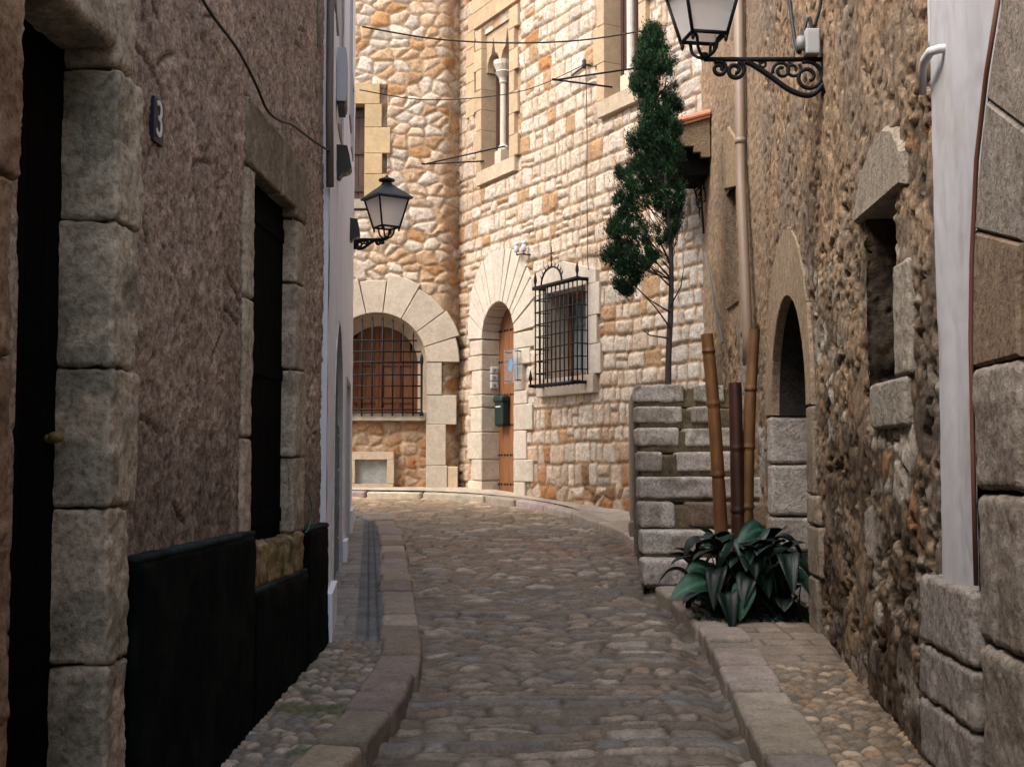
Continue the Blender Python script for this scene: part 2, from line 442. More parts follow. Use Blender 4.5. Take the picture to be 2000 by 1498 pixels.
for z in (2.31, 2.44, 2.98):
    m.box(FA, A_C - rr + .06, A_C - .052, -.3345, -.316, z, z + .06, jc((.145, .045, .018), .1))
    m.box(FA, A_C + .052, A_C + rr - .06, -.3345, -.316, z, z + .06, jc((.145, .045, .018), .1))
m.build('shutter', M['wood'], win)
m = MB(); rg = .655
for k in range(-4, 5):
    s = A_C - .06 + k * .146
    if abs(s - A_C) > rg - .02: continue
    zt = A_Z + math.sqrt(max(0, rg * rg - (s - A_C) ** 2)) * .93
    m.tube(FA.P([s, s], [2.235, zt], [.06, .06]), .0125, (0, 0, 0), 6)
    m.tube(FA.P([s, s, s], [zt, zt + .03, zt + .09], [.06] * 3), [.012, .013, .001], (0, 0, 0), 6)
for z in (3.31, 3.15, 3.0, 2.82, 2.66, 2.49, 2.325, 2.285):
    w = math.sqrt(max(.05, rg * rg - max(0, z - A_Z) ** 2))
    m.tube(FA.P([A_C - w, A_C + w], [z, z], [.066, .066]), .0115 if z != 3.0 else .016, (0, 0, 0), 6)
for sg in (-1, 1):
    s = A_C + sg * .645
    m.tube(FA.P([s] * 7, [2.24, 2.27, 2.3, 2.95, 3.0, 3.06, 3.12], [.07] * 7), [.03, .03, .016, .016, .026, .024, .006], (0, 0, 0), 8)
    m.tube(FA.P([s, s], [2.36, 2.36], [-.06, .07]), .009, (0, 0, 0), 6); m.tube(FA.P([s, s], [2.92, 2.92], [-.06, .07]), .009, (0, 0, 0), 6)
m.build('grille', M['iron'], win, smooth=True)

# blocked cellar opening
cel = MB()
o = (3.62, 4.325, 1.15, 1.73); i_ = (3.773, 4.226, 1.275, 1.62)
for p in ([(o[0], o[3]), (o[0], i_[3]), (o[1], i_[3]), (o[1], o[3])], [(o[0], o[2]), (o[1], o[2]), (o[1], i_[2]), (o[0], i_[2])],
          [(o[0], i_[2] + .004), (i_[0], i_[2] + .004), (i_[0], i_[3] - .004), (o[0], i_[3] - .004)], [(i_[1], i_[2] + .004), (o[1], i_[2] + .004), (o[1], i_[3] - .004), (i_[1], i_[3] - .004)]):
    cel.block(FA, p, -.12, .03, .008, jc((.43, .34, .24), .06))
cel = cel.build('cellar_opening', M['ashlar'], house)
m = MB(); m.box(FA, i_[0] - .01, i_[1] + .01, -.09, -.04, i_[2] - .01, i_[3] + .01, (.27, .27, .25)); m.build('cover_plate', M['paving'], cel)

# upper left window in ochre ashlar
upw = MB(); OC = (.42, .30, .165)
for p in ([(2.9, 6.745), (4.09, 6.745), (4.09, 7.04), (2.9, 7.04)], [(3.875, 6.40), (4.12, 6.40), (4.12, 6.74), (3.875, 6.74)], [(3.875, 6.02), (4.245, 6.02), (4.245, 6.395), (3.875, 6.395)],
          [(3.875, 5.72), (4.13, 5.72), (4.13, 6.015), (3.875, 6.015)], [(3.875, 5.36), (4.20, 5.36), (4.20, 5.715), (3.875, 5.715)], [(2.9, 5.22), (4.02, 5.22), (4.02, 5.355), (2.9, 5.355)]):
    upw.block(FA, p, -.3, .045, .006, jc(OC if p[0][1] > 5.3 else (.3, .26, .2), .07))
upw = upw.build('window', M['ashlar'], house)
m = MB()
for k in range(8):
    m.box(FA, 3.0 + k * .11, 3.104 + k * .11, -.2, -.165, 5.36, 6.745, jc((.055, .026, .018), .2))
for z in (5.5, 6.05, 6.6): m.box(FA, 3.0, 3.86, -.1648, -.145, z, z + .08, (.045, .022, .016))
m.build('shutter', M['wood'], upw)

# ---------------------------------------------------------------- wall B
B_C, B_R, B_Z = 1.0, .465, 3.29
def fnB(S, Z):
    u = S + .02 * fbm(S * 2, Z * 2, 3, 43) + .010 * fbm(S * 8, Z * 8, 2, 45)
    v = Z + .035 * fbm(S * .9, Z * .9, 3, 44) + .012 * fbm(S * 7, Z * 7, 2, 46)
    e, i1, i2, i3, cx, cy = courses(u, v, 77, (.16, .28), (.13, .36), .12)
    e2, j1, j2, j3, ddx, ddy = voronoi(u / .21, v / .16, 61, .8); e2 = e2 * .17
    low = (Z < 1.34 + .16 * fbm(S * 3, Z * 0, 2, 71) - .02 * S) & (S > 1.45)
    e = np.where(low, e2, e); i1 = np.where(low, j1, i1); i2 = np.where(low, j2, i2); i3 = np.where(low, j3, i3)
    g = .007 + .009 * i2
    sm = ss(g, g + .016, e)
    ch = ss(.25, .9, i3)                              # some stones dressed flat, others left rough
    h = sm * (.012 + .012 * i3) + .006 * ss(.0, .06, e) * (.4 + ch) + (cx * (i1 - .5) * .06 + cy * (i2 - .5) * .08) * sm
    h = h + (.005 + .011 * ch) * fbm(S * 17, Z * 17, 5, 48, .66) * sm + .012 * fbm(S * 6, Z * 6, 3, 49) + .006 * fbm(S * 40, Z * 40, 3, 50)
    c = stone_tint(i1, i2, S, Z, [(.65, .595, .53), (.61, .515, .42), (.62, .555, .48), TAN, (.5, .465, .42), ORANGE], [.44, .24, .22, .06, .03, .01], 52)
    lo = ss(2.3, 1.2, Z + .3 * fbm(S * 1.7, Z * 1.7, 3, 58)) * ss(1.3, 1.8, S)
    c2 = stone_tint(i1, i2, S, Z, [CREAM, (.50, .42, .33), TAN, ORANGE, GREY, BROWN], [.25, .25, .2, .1, .12, .08], 53)
    c = mixc(c, c2, lo * (i3 > .3))
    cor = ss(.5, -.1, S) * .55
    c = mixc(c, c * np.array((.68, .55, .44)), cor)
    c = mixc(c, np.array((.40, .375, .335)) * (1 + .3 * (i2 - .5))[..., None], ss(4.75, 5.1, S + .2 * (i1 - .5)) * .75)
    mo = np.asarray((.29, .19, .11)) * (1 + .3 * fbm(S * 12, Z * 12, 3, 55))[..., None]
    c = mixc(mo, c, ss(g * .5, g + .012, e))
    for s0, s1, z0, z1 in ((2.0, 3.55, 2.3, 4.02), (.3, 1.6, 5.4, 8.4), (3.5, 4.75, 5.55, 8.4), (1.44, 1.8, 1.0, 3.32), (.1, .53, 1.0, 3.32)):
        h = np.where(in_rect(S, Z, s0, s1, z0, z1), np.minimum(h, -.01), h)
    el = ((S - B_C) / np.where(S < B_C, .82, .95)) ** 2 + ((Z - B_Z) / 1.06) ** 2
    h = np.where((el < 1) & (Z > B_Z - .1), np.minimum(h, -.01), h)
    return h, c
def holeB(S, Z):
    return in_arch(S, Z, B_C, B_Z, B_R + .02, .9) | in_rect(S, Z, 2.33, 3.28, 2.62, 3.70) | in_rect(S, Z, .52, 1.35, 5.66, 7.6) | in_rect(S, Z, 3.72, 4.44, 5.84, 8.3)
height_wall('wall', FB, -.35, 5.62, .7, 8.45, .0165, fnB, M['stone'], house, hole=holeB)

# entrance door
m = MB()
def outB(t, k):
    r = 1.0 + .5 * (math.cos(t) < 0) * 0
    return (.89 if math.cos(t) < 0 else 1.03, 1.17, .80)
voussoirs(m, FB, B_C, B_Z, B_R, 13, outB, -.40, .045, (.50, .43, .35), gap=.006, bev=.007, seed=9, jit=.06)
zz = [1.05, 1.33, 1.62, 2.0, 2.34, 2.52, 2.86, 3.07, 3.285]
for k in range(len(zz) - 1):
    m.rbox(FB, .53 - (.42, .30, .44, .34, .40, .30, .43, .36)[k], .535, -.40, .045, zz[k], zz[k + 1] - .006, .018, .05, .006, jc((.47, .40, .315), .1), 80 + k, 12)
    m.rbox(FB, 1.465, 1.465 + (.30, .52, .34, .50, .36, .24, .44, .56)[k], -.40, .045, zz[k], zz[k + 1] - .006, .015, .05, .004, jc((.48, .415, .33), .07), 90 + k, 12)
m.build('arch_surround', M['ashlar'], house, smooth=False)
m = MB()
for k in range(6):
    s0 = .5 + k * .17
    m.box(FB, s0, s0 + .165, -.30, -.235, 1.12, 3.8, jc((.20, .082, .028), .12))
m.box(FB, .5, 1.52, -.36, -.302, 1.1, 3.82, (.05, .02, .01))
door = m.build('door', M['wood'], house)
stud = None
for z in (1.28, 1.68, 2.09, 2.51, 2.97, 3.40):
    for k in range(12):
        s = .545 + (k // 2) * .17 + (k % 2) * .075
        if stud is None:
            q = MB(); B0 = FB.P(s, z, -.235)
            q.add(FB.P([s - .017, s + .017, s + .017, s - .017, s], [z - .017, z - .017, z + .017, z + .017, z], [-.235] * 4 + [-.207]) - B0 + wl(door), [(0, 1, 4), (1, 2, 4), (2, 3, 4), (3, 0, 4)], (0, 0, 0))
            stud = q.build('door_stud', M['iron'], door); d = stud
        else:
            d = stud.copy(); COL.objects.link(d); d.parent = door
        d.location = FB.P(s, z, -.235) - wl(door)
m = MB(); m.rbox(FB, .40, 1.6, -.35, .30, 1.0, 1.125, .02, .06, .004, (.42, .36, .29), 5); m.build('doorstep', M['paving'], house, smooth=True)

# barred window
bw = MB(); PB = (.48, .415, .34)
for p, c in (([(2.0, 3.705), (3.5, 3.705), (3.5, 3.86), (2.75, 4.06), (2.05, 4.0)], PB), ([(2.08, 3.30), (2.325, 3.30), (2.325, 3.70), (2.08, 3.70)], PB), ([(2.02, 2.95), (2.325, 2.95), (2.325, 3.295), (2.02, 3.295)], PB),
             ([(2.1, 2.625), (2.325, 2.625), (2.325, 2.945), (2.1, 2.945)], PB), ([(3.285, 3.32), (3.58, 3.32), (3.58, 3.70), (3.285, 3.70)], PB), ([(3.285, 2.98), (3.52, 2.98), (3.52, 3.315), (3.285, 3.315)], PB),
             ([(3.285, 2.625), (3.6, 2.625), (3.6, 2.975), (3.285, 2.975)], PB)):
    bw.block(FB, p, -.34, .045, .007, jc(c, .06))
bw.rbox(FB, 2.12, 3.48, -.34, .075, 2.40, 2.62, .012, .05, .003, jc((.46, .39, .31)), 6)
bw = bw.build('window', M['ashlar'], house)
m = MB()
FRM = (.20, .075, .035)
m.box(FB, 2.33, 3.28, -.34, -.28, 2.622, 2.70, FRM); m.box(FB, 2.33, 3.28, -.34, -.28, 3.63, 3.70, FRM)
for s in (2.33, 2.77, 2.84, 3.21): m.box(FB, s, s + .065, -.338, -.28, 2.70, 3.63, FRM)
for z in (3.3,): m.box(FB, 2.395, 3.21, -.335, -.30, z, z + .03, (.12, .11, .10))
for s in (2.58, 3.02): m.box(FB, s, s + .022, -.334, -.302, 2.70, 3.63, (.16, .15, .14))
m.build('window_frame', M['wood'], bw)
m = MB(); m.poly(FB.P([2.33, 3.28, 3.28, 2.33], [2.62, 2.62, 3.70, 3.70], -.33), (.02, .022, .025)); m.build('pane', M['pane'], bw)
m = MB()
for k in range(22):
    s = 2.86 + k * .0165; h = -.40 + .012 * math.sin(k * 2.1); h2 = -.40 + .012 * math.sin((k + 1) * 2.1)
    m.poly(FB.P([s, s + .0165, s + .0165, s], [2.66, 2.66, 3.66, 3.66], [h, h2, h2, h]), (.20, .195, .19))
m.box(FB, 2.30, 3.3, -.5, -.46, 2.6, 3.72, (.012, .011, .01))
m.build('curtain', M['painted'], bw)
m = MB(); K = (0, 0, 0); D = .19; s0, s1, z0, z1 = 2.32, 3.33, 2.53, 3.76
for k in range(11):
    s = s0 + (s1 - s0) * k / 10
    m.tube(FB.P([s, s], [z0 - .03, z1 + .01], [D, D]), .0095, K, 6)
for sd in (s0, s1):
    for h in (.05, .12): m.tube(FB.P([sd, sd], [z0, z1], [h, h]), .0085, K, 6)
for k in range(9):
    z = z0 + (z1 - z0) * k / 8
    if 0 < k < 8:
        m.tube(FB.P([s0, s0, s1, s1], [z] * 4, [-.02, D + .008, D + .008, -.02]), .0085, K, 6)
for z, dn in ((z0, -.0), (z1, 0)):                      # moulded rails
    m.box(FB, s0 - .03, s1 + .03, D - .025, D + .03, z - .02, z + .022, K)
    for sd in (s0, s1): m.box(FB, sd - .024, sd + .024, -.03, D - .026, z - .018, z + .02, K)
def spear(mb, fr, s, z, h, k=1.):
    mb.tube(fr.P([s] * 6, [z, z + .03 * k, z + .045 * k, z + .075 * k, z + .12 * k, z + .19 * k], [h] * 6), [.016 * k, .010 * k, .014 * k, .023 * k, .017 * k, .001], K, 8)
for sd in (s0, s1):
    spear(m, FB, sd, z1 + .02, D); spear(m, FB, sd, z0 + .02, D + .07)
    m.box(FB, sd - .02, sd + .02, D + .031, D + .09, z0 - .018, z0 + .02, K)
ca = 2.72; t = np.linspace(0, PI, 17)
m.tube(FB.P(ca - .25 * np.cos(t), z1 + .02 + .20 * np.sin(t), np.full(17, D)), .013, K, 6)
for a in np.linspace(.35, PI - .35, 9):
    x0, q0 = ca - .25 * math.cos(a), z1 + .02 + .20 * math.sin(a)
    m.tube(FB.P([x0, x0 - .03 * math.cos(a) + .012, x0 - .05 * math.cos(a) - .008], [q0, q0 + .035, q0 + .07], [D] * 3), [.009, .007, .001], K, 5)
m.tube(FB.P([ca, ca], [z1 + .22, z1 + .47], [D, D]), .008, K, 6); m.tube(FB.P([ca - .055, ca + .055], [z1 + .39, z1 + .39], [D, D]), .008, K, 6)
m.tube(FB.P([ca - .03, ca + .03], [z1 + .34, z1 + .34], [D, D]), .007, K, 6)
m.build('grille', M['iron'], bw, smooth=True)

# twin lancet window and the tall window beside the cypress
def twin_window(s0, s1, z0, zsp, ztop, nm, colr, capz):
    w = MB(); sm_ = (s0 + s1) / 2; r = (s1 - s0) / 4 - .035
    AS = (.40, .29, .18)
    for k in range(8):                                    # dressed jambs
        za = z0 + k * (zsp - z0) / 5.; zb = za + (zsp - z0) / 5. - .005
        if za > ztop - .1: break
        zb = min(zb, ztop)
        w.block(FB, [(s0 - (.24 if k % 2 else .16), za), (s0, za), (s0, zb), (s0 - (.24 if k % 2 else .16), zb)], -.42, .05, .006, jc(AS, .07))
        w.block(FB, [(s1, za), (s1 + (.14 if k % 2 else .24), za), (s1 + (.14 if k % 2 else .24), zb), (s1, zb)], -.42, .05, .006, jc(AS, .07))
    w.block(FB, [(s0 - .14, z0 - .20), (s1 + .16, z0 - .20), (s1 + .16, z0 - .004), (s0 - .14, z0 - .004)], -.42, .06, .008, jc((.43, .34, .24), .06))
    if ztop < 8.2:
        for k in range(3):
            za = ztop + .005 + k * .24
            for j in range(4): w.block(FB, [(s0 - .42 + j * .42 + (k % 2) * .1, za), (s0 - .005 + j * .42 + (k % 2) * .1, za), (s0 - .005 + j * .42 + (k % 2) * .1, za + .235), (s0 - .42 + j * .42 + (k % 2) * .1, za + .235)], -.3, .045, .005, jc(AS, .08))
        for k in range(5): w.block(FB, [(s0 - .50, zsp - .6 + k * .25), (s0 - .245, zsp - .6 + k * .25), (s0 - .245, zsp - .355 + k * .25), (s0 - .50, zsp - .355 + k * .25)], -.3, .04, .005, jc(AS, .08))
    wo = w.build('window', M['ashlar'], house)
    # tracery plate with two pointed lights
    if ztop < 8.2:
        def hol(S, Z):
            q = np.zeros(S.shape, bool)
            for c in (sm_ - (s1 - s0) / 4, sm_ + (s1 - s0) / 4):
                q |= in_arch(S, Z, c, zsp, r, zsp - 1) | ((np.abs(S - c) < (.055 * (1 - (Z - zsp - r + .03) / .26))) & (Z > zsp) & (Z < zsp + r + .23))
            return q
        for h in (-.04, -.14):
            height_wall('tracery', FB, s0, s1, zsp - .06, ztop, .0085, lambda S, Z: (np.full(S.shape, h) + .002 * fbm(S * 20, Z * 20, 2, 3), np.broadcast_to(np.array(AS) * .95, S.shape + (3,)).copy()), M['ashlar'], wo, hole=hol)
        t = MB()
        for c in (sm_ - (s1 - s0) / 4, sm_ + (s1 - s0) / 4):
            po = [(c - r, zsp - .06)] + [(c + r * math.cos(a), zsp + r * math.sin(a)) for a in np.linspace(PI, PI / 2 + .33, 9)] + [(c - .03, zsp + r + .08), (c, zsp + r + .23), (c + .03, zsp + r + .08)] + \
                 [(c + r * math.cos(a), zsp + r * math.sin(a)) for a in np.linspace(PI / 2 - .33, 0, 9)] + [(c + r, zsp - .06)]
            reveal(t, FB, po, -.035, -.145, AS)
        t.build('lancet_arch', M['ashlar'], wo)
    c = MB(); p = FB.P(sm_, z0, -.09)
    c.lathe(p, [(.06, .0), (.06, .20), (.075, .205), (.08, .25), (.05, .28), (.047, .30), (.043, capz - z0 - .02), (.06, capz - z0), (.055, capz - z0 + .02), (.065, capz - z0 + .06), (.12, capz - z0 + .14), (.10, capz - z0 + .16), (.135, capz - z0 + .24), (.14, capz - z0 + .30), (.10, max(zsp - z0, capz - z0 + .31))], colr, 14)
    c.box(FB, sm_ - .09, sm_ + .09, -.18, .0, z0 - .003, z0 + .20, jc((.48, .40, .30)))
    c.build('column', M['ashlar'], wo, smooth=False)
    m = MB()
    for k in range(8):
        q = s0 - .02 + k * (s1 - s0 + .04) / 8
        m.box(FB, q, q + (s1 - s0) / 8 - .004, -.24, -.205, z0 - .02, ztop + .05, jc((.085, .042, .03), .15))
    for q in (s0, sm_ - .05, sm_ + .01, s1 - .06): m.box(FB, q, q + .05, -.204, -.188, z0, ztop, jc((.07, .032, .024), .1))
    m.build('shutter', M['wood'], wo)
    return wo
twin_window(.52, 1.35, 5.66, 7.12, 7.75, 'lancet', (.5, .43, .35), 6.82)
twin_window(3.72, 4.44, 5.84, 8.1, 8.45, 'tall', (.55, .48, .41), 7.75)
# mass of the house behind its facades
m = MB()
cornB = tuple(FB.P(5.62, 0, 0)[:2]); 
inn = tuple(FB.P(5.62, 0, -.62)[:2]); innA = (-.35, 18.25)
m.prism([(-9.5, 18.15), innA, inn, (6, 14.5), (6, 24), (-9.5, 24)], -.2, 8.47, (.3, .24, .17))
m.prism([(-9.5, 17.5), (-.64, 17.52), cornB, (6, 12.66), (6, 24), (-9.5, 24)], 8.47, 9.6, (.45, .36, .26))
m.box(FA, -3.5, -.19, -.65, 0, -.2, 8.47, (.42, .33, .23))
m.build('rear_block', M['stone'], house)
m = MB()
m.prism([(-9.6, 17.2), (-.74, 17.22), (cornB[0] - .27, cornB[1] - .14), (6.2, 12.4), (6.2, 24.2), (-9.6, 24.2)], 9.6, 9.72, (.3, .13, .07))
m.build('roof', M['tile'], house)

# ================================================================== rendered house on the left, number 3
hl = root('rendered_house', 'dark brown rough rendered house numbered 3 with a black painted base', 'house', (-1.2, 4, .35))
STU = (.40, .315, .255)
SCR = [(random.uniform(1.9, 4.9), random.uniform(1.4, 4.6), random.uniform(-1.2, 1.2), random.uniform(.05, .22)) for _ in range(60)]
def fnL(S, Z):
    r1 = 1 - np.abs(fbm(S * 15, Z * 13, 3, 91)) * 3.2
    r2 = fbm(S * 46, Z * 40, 5, 92, .7)
    h = -.022 + .005 * np.clip(r1, -1, 1) * ss(-.3, .4, fbm(S * 2.5, Z * 2.5, 2, 97)) + .012 * r2 + .012 * fbm(S * 1.6, Z * 1.6, 3, 94) + .010 * np.minimum(0, fbm(S * 22, Z * 18, 3, 99) + .1)
    c = np.array(STU) * (1 + .12 * fbm(S * 4, Z * 4, 4, 95) + .5 * r2)[..., None]
    c = mixc(c, np.array((.15, .10, .075)), ss(.15, .45, fbm(S * 26, Z * 24, 4, 96, .6)) * .55)
    damp = ss(1.85, 1.30, Z + .35 * fbm(S * 2.2, Z * 2.2, 4, 88)) * .38 + .22 * ss(.05, .4, fbm(S * 5, Z * .55, 4, 89)) 
    c = c * (1 - damp)[..., None]
    pat = ss(.22, .27, fbm(S * 1.3 + 4, Z * 1.5, 4, 87, .55)); c = mixc(c, c * np.array((1.22, 1.2, 1.17)), pat)
    for x, z, an, ln in SCR:
        dx = (S - x) * math.cos(an) + (Z - z) * math.sin(an); dz = -(S - x) * math.sin(an) + (Z - z) * math.cos(an) + .05 * (S - x) ** 2 / .05
        q = np.exp(-(dz / .006) ** 2) * ss(ln, ln * .6, np.abs(dx)); h = h - .022 * q; c = mixc(c, c * .45, q)
    for s0, s1, z0, z1 in ((3.22, 4.44, 1.1, 3.15), (1.9, 4.97, 0, 1.04), (.3, 1.84, 0, 3.2), (2.0, 2.2, 2.64, 2.85)):
        h = np.where(in_rect(S, Z, s0, s1, z0, z1), np.minimum(h, -.02), h)
    return h, c
height_wall('wall', FL, .3, 4.97, .25, 4.95, .0125, fnL, M['stucco'], hl, hole=lambda S, Z: in_rect(S, Z, 1.08, 1.68, 0, 2.86) | in_rect(S, Z, 3.35, 4.18, 1.22, 2.88), stz=.0125)
LST = (.43, .37, .29)
sur = MB()
zz = [.2, 1.0, 1.46, 1.88, 2.325, 2.79]
for k in range(5):
    sur.rbox(FL, 1.665, 1.865 + (-.02, -.02, .04, .0, .035)[k], -.40, .004, zz[k] + .004, zz[k + 1] - .004, .014, .012, .011, jc(LST, .08), 110 + k, 26, .75, (.20, .19, .15))
for k, z in enumerate([(.2, .97), (.97, 1.40), (1.40, 1.85), (1.85, 2.29), (2.29, 2.83)]):
    sur.rbox(FL, .42 + .1 * (k % 2), 1.035 - (.0, .01, .03, .035, .0)[k], -.40, .004, z[0] + .004, z[1] - .004,   .018, .014, .011, jc((.30, .20, .13), .1), 120 + k, 20, .5, (.12, .07, .04))
sur.rbox(FL, .45, 1.66, -.40, .005, 2.845, 3.35, .025, .016, .008, jc(LST), 131, 20, .3)
sur.rbox(FL, 1.668, 1.82, -.40, .004, 2.80, 3.35, .025, .016, .008, jc(LST), 132, 20, .3)
sur.build('door_surround', M['rubble'], hl, smooth=True)
m = MB()
for k in range(5): m.box(FL, 1.06 + k * .125, 1.18 + k * .125, -.20, -.165, .2, 2.9, jc((.004, .003, .0025), .2))
m.box(FL, 1.0, 1.75, -.32, -.202, .2, 2.95, (.006, .005, .004))
dl = m.build('door', M['black_paint'], hl)
m = MB()
p = FL.P([1.60, 1.60], [1.665, 1.665], [-.165, -.14]); m.tube(p, .012, (.25, .18, .06), 8)
m.lathe(FL.P(1.60, 1.65, -.135), [(.004, 0), (.02, .008), (.024, .02), (.018, .032), (.004, .036)], (.16, .12, .04), 10); m.build('handle', M['plastic'], dl, smooth=True)
wn = MB()
for z0, z1, w in ((1.24, 1.62, .24), (1.62, 2.06, .27), (2.06, 2.5, .23), (2.5, 2.83, .22)):
    wn.rbox(FL, 4.185, 4.185 + w, -.2, .002, z0 + .004, z1 - .004, .014, .016, .007, jc(LST, .07), 140 + int(z0 * 9), 22, .3, (.1, .08, .05))
for z0, z1 in ((1.28, 1.7), (1.7, 2.3), (2.3, 2.87)):
    wn.rbox(FL, 3.215, 3.345, -.2, .0, z0 + .003, z1 - .003, .018, .016, .006, jc(LST, .07), 150 + int(z0 * 9), 22, .3, (.1, .08, .05))
for s0, s1, z1 in ((3.2, 3.56, 3.17), (3.56, 3.85, 3.16), (3.85, 4.16, 3.16), (4.16, 4.42, 3.12)):
    wn.rbox(FL, s0 + .003, s1 - .003, -.2, .004, 2.875 if s1 < 4.3 else 2.835, z1, .015, .016, .005, jc((.255, .215, .165), .06), 160 + int(s0 * 7), 22, .3, (.1, .08, .05))
for s0, s1 in ((3.335, 3.62), (3.62, 3.95), (3.95, 4.2), (4.2, 4.40)):
    wn.rbox(FL, s0 + .003, s1 - .003, -.2, .015, 1.03, 1.235 if s1 < 4.3 else 1.245, .03, .014, .013, jc((.27, .205, .11), .15), 170 + int(s0 * 7), 22, .8, (.05, .045, .02))
wn = wn.build('window', M['rubble'], hl, smooth=True)
m = MB()
for k in range(6): m.box(FL, 3.33 + k * .145, 3.47 + k * .145, -.10, -.07, 1.22, 2.89, (.0018, .0018, .002))
for z in (1.3, 2.0, 2.7): m.box(FL, 3.34, 4.18, -.0698, -.062, z, z + .07, (.0018, .0018, .002))
m.build('shutter', M['black_paint'], wn)
m = MB(); BK = (.003, .0042, .0044)
for s0, s1, zt, sd in ((1.885, 3.335, 1.29, 1), (3.33, 4.42, 1.035, 2), (4.415, 4.985, 1.24, 3)):
    m.rbox(FL, s0 + .01, s1 - .01, -.05, .027, zt - .012, zt + .012, .01, .02, .005, (.022, .036, .036), 185 + sd, 16, .6, (.006, .008, .008))
    m.rbox(FL, s0, s1, -.06, .03 + sd * .001, .2, zt, .03, .022, .007, BK, 180 + sd, 12, .6, (.011, .012, .011))
m.build('painted_base', M['black_paint'], hl, smooth=True)
m = MB(); m.box(FL, -9.0, 4.97, -5, -.015, 4.95, 5.5, STU); m.box(FL, -9.0, .3, -5, 0, -.6, 4.95, STU); m.box(FL, .3, 4.97, -5, -.62, -.4, 4.95, STU); m.box(FL, 4.90, 4.968, -.62, -.03, -.2, 4.95, STU)
m.build('rear_block', M['stucco'], hl)
m = MB(); m.box(FL, -9.1, 5.0, -5.2, .12, 5.5, 5.62, (.3, .13, .07)); m.build('roof', M['tile'], hl)
m = MB(); m.tube(FL.P([4.86, 4.86, 4.9], [5.2, 3.6, 3.15], [.03, .03, .03]), .022, (.13, .10, .09), 8); m.build('downpipe', M['painted'], hl, smooth=True)

# ================================================================== white house behind it
hw = root('white_house', 'smooth white limewashed house with narrow arched doorway beyond the brown rendered house', 'house', (-1.3, 9.5, .75))
def fnW(S, Z):
    h = .012 * fbm(S * 1.5, Z * 1.5, 3, 201) + .003 * fbm(S * 14, Z * 14, 3, 202)
    c = np.array((.74, .76, .83)) * (1 + .05 * fbm(S * 1.5, Z * .5, 3, 203))[..., None]
    return h, c
WO = [(3.5, 4.85, .6, 2.3), (1.3, 2.0, 3.9, 5.2), (3.9, 4.5, 4.7, 6.0), (.35, .95, 4.4, 5.6), (4.65, 5.2, 4.6, 5.3)]
def holeW(S, Z):
    q = in_arch(S, Z, 1.65, 1.75, .80, .4)
    for a in WO: q |= in_rect(S, Z, *a)
    return q
height_wall('wall', FW, -.035, 6.03, .35, 7.05, .03, fnW, M['limewash'], hw, hole=holeW)
dw = MB(); reveal(dw, FW, arch(1.65, 1.75, .815, .4), .012, -.03, (.62, .62, .63)); reveal(dw, FW, arch(1.65, 1.75, .80, .4), -.03, -.5, (.24, .235, .225))
for k in range(7):
    dw.rbox(FW, 2.455, 2.7, -.5, -.012, .5 + k * .26, .5 + k * .26 + .254, .012, .06, .003, jc((.26, .255, .245), .12), 210 + k)
dw = dw.build('doorway', M['ashlar'], hw)
m = MB()
for k in range(6): m.box(FW, .84 + k * .27, 1.105 + k * .27, -.5, -.45, .4, 2.6, jc((.05, .035, .02), .2))
m.build('door', M['wood'], dw)
for nm, a in zip(('door', 'window', 'window', 'window', 'window'), WO):
    p = [(a[0] - .02, a[2]), (a[0] - .02, a[3] + .02), (a[1] + .02, a[3] + .02), (a[1] + .02, a[2])]
    w = MB(); reveal(w, FW, p, .012, -.22, (.56, .54, .52) if nm == 'door' else (.5, .45, .40), closed=nm != 'door')
    if nm == 'door':
        for k in range(5):
            w.box(FW, a[0] + k * .28, a[0] + k * .28 + .275, -.26, -.2, .6, 2.32, jc((.32, .30, .28), .08))
    else:
        w.box(FW, a[0] - .03, a[1] + .03, -.26, -.2, a[2], a[3] + .02, jc((.18, .14, .12), .08))
    w.build('side_door' if nm == 'door' else 'window', M['painted'], hw)
for a in ((3.0, 3.48, .95), (4.87, 6.03, 1.12), (0, .8, .85)):
    m = MB(); m.box(FW, a[0], a[1], .001, .035, .5, a[2], (.72, .74, .8)); m.build('skirting', M['limewash'], hw)
m = MB(); m.box(FW, -.03, .05, -.75, -.003, .2, 7.05, (.70, .71, .76)); m.prism([(-1.80, 7.05), (-2.32, 12.95), (-7, 12.95), (-7, 7.05)], 0, 7.05, (.55, .55, .56)); m.prism([tuple(FW.P(6.02, 0, 0)[:2]), tuple(FW.P(6.02, 0, -.7)[:2]), tuple(FW.P(5.96, 0, -.7)[:2]), tuple(FW.P(5.96, 0, -.02)[:2])], .2, 7.05, (.6, .6, .61)); m.build('rear_block', M['limewash'], hw)
m = MB(); m.prism([(-.95, 7.02), (-1.6, 13.15), (-7.2, 13.15), (-7.2, 7.02)], 7.05, 7.16, (.3, .13, .07)); m.build('roof', M['tile'], hw)

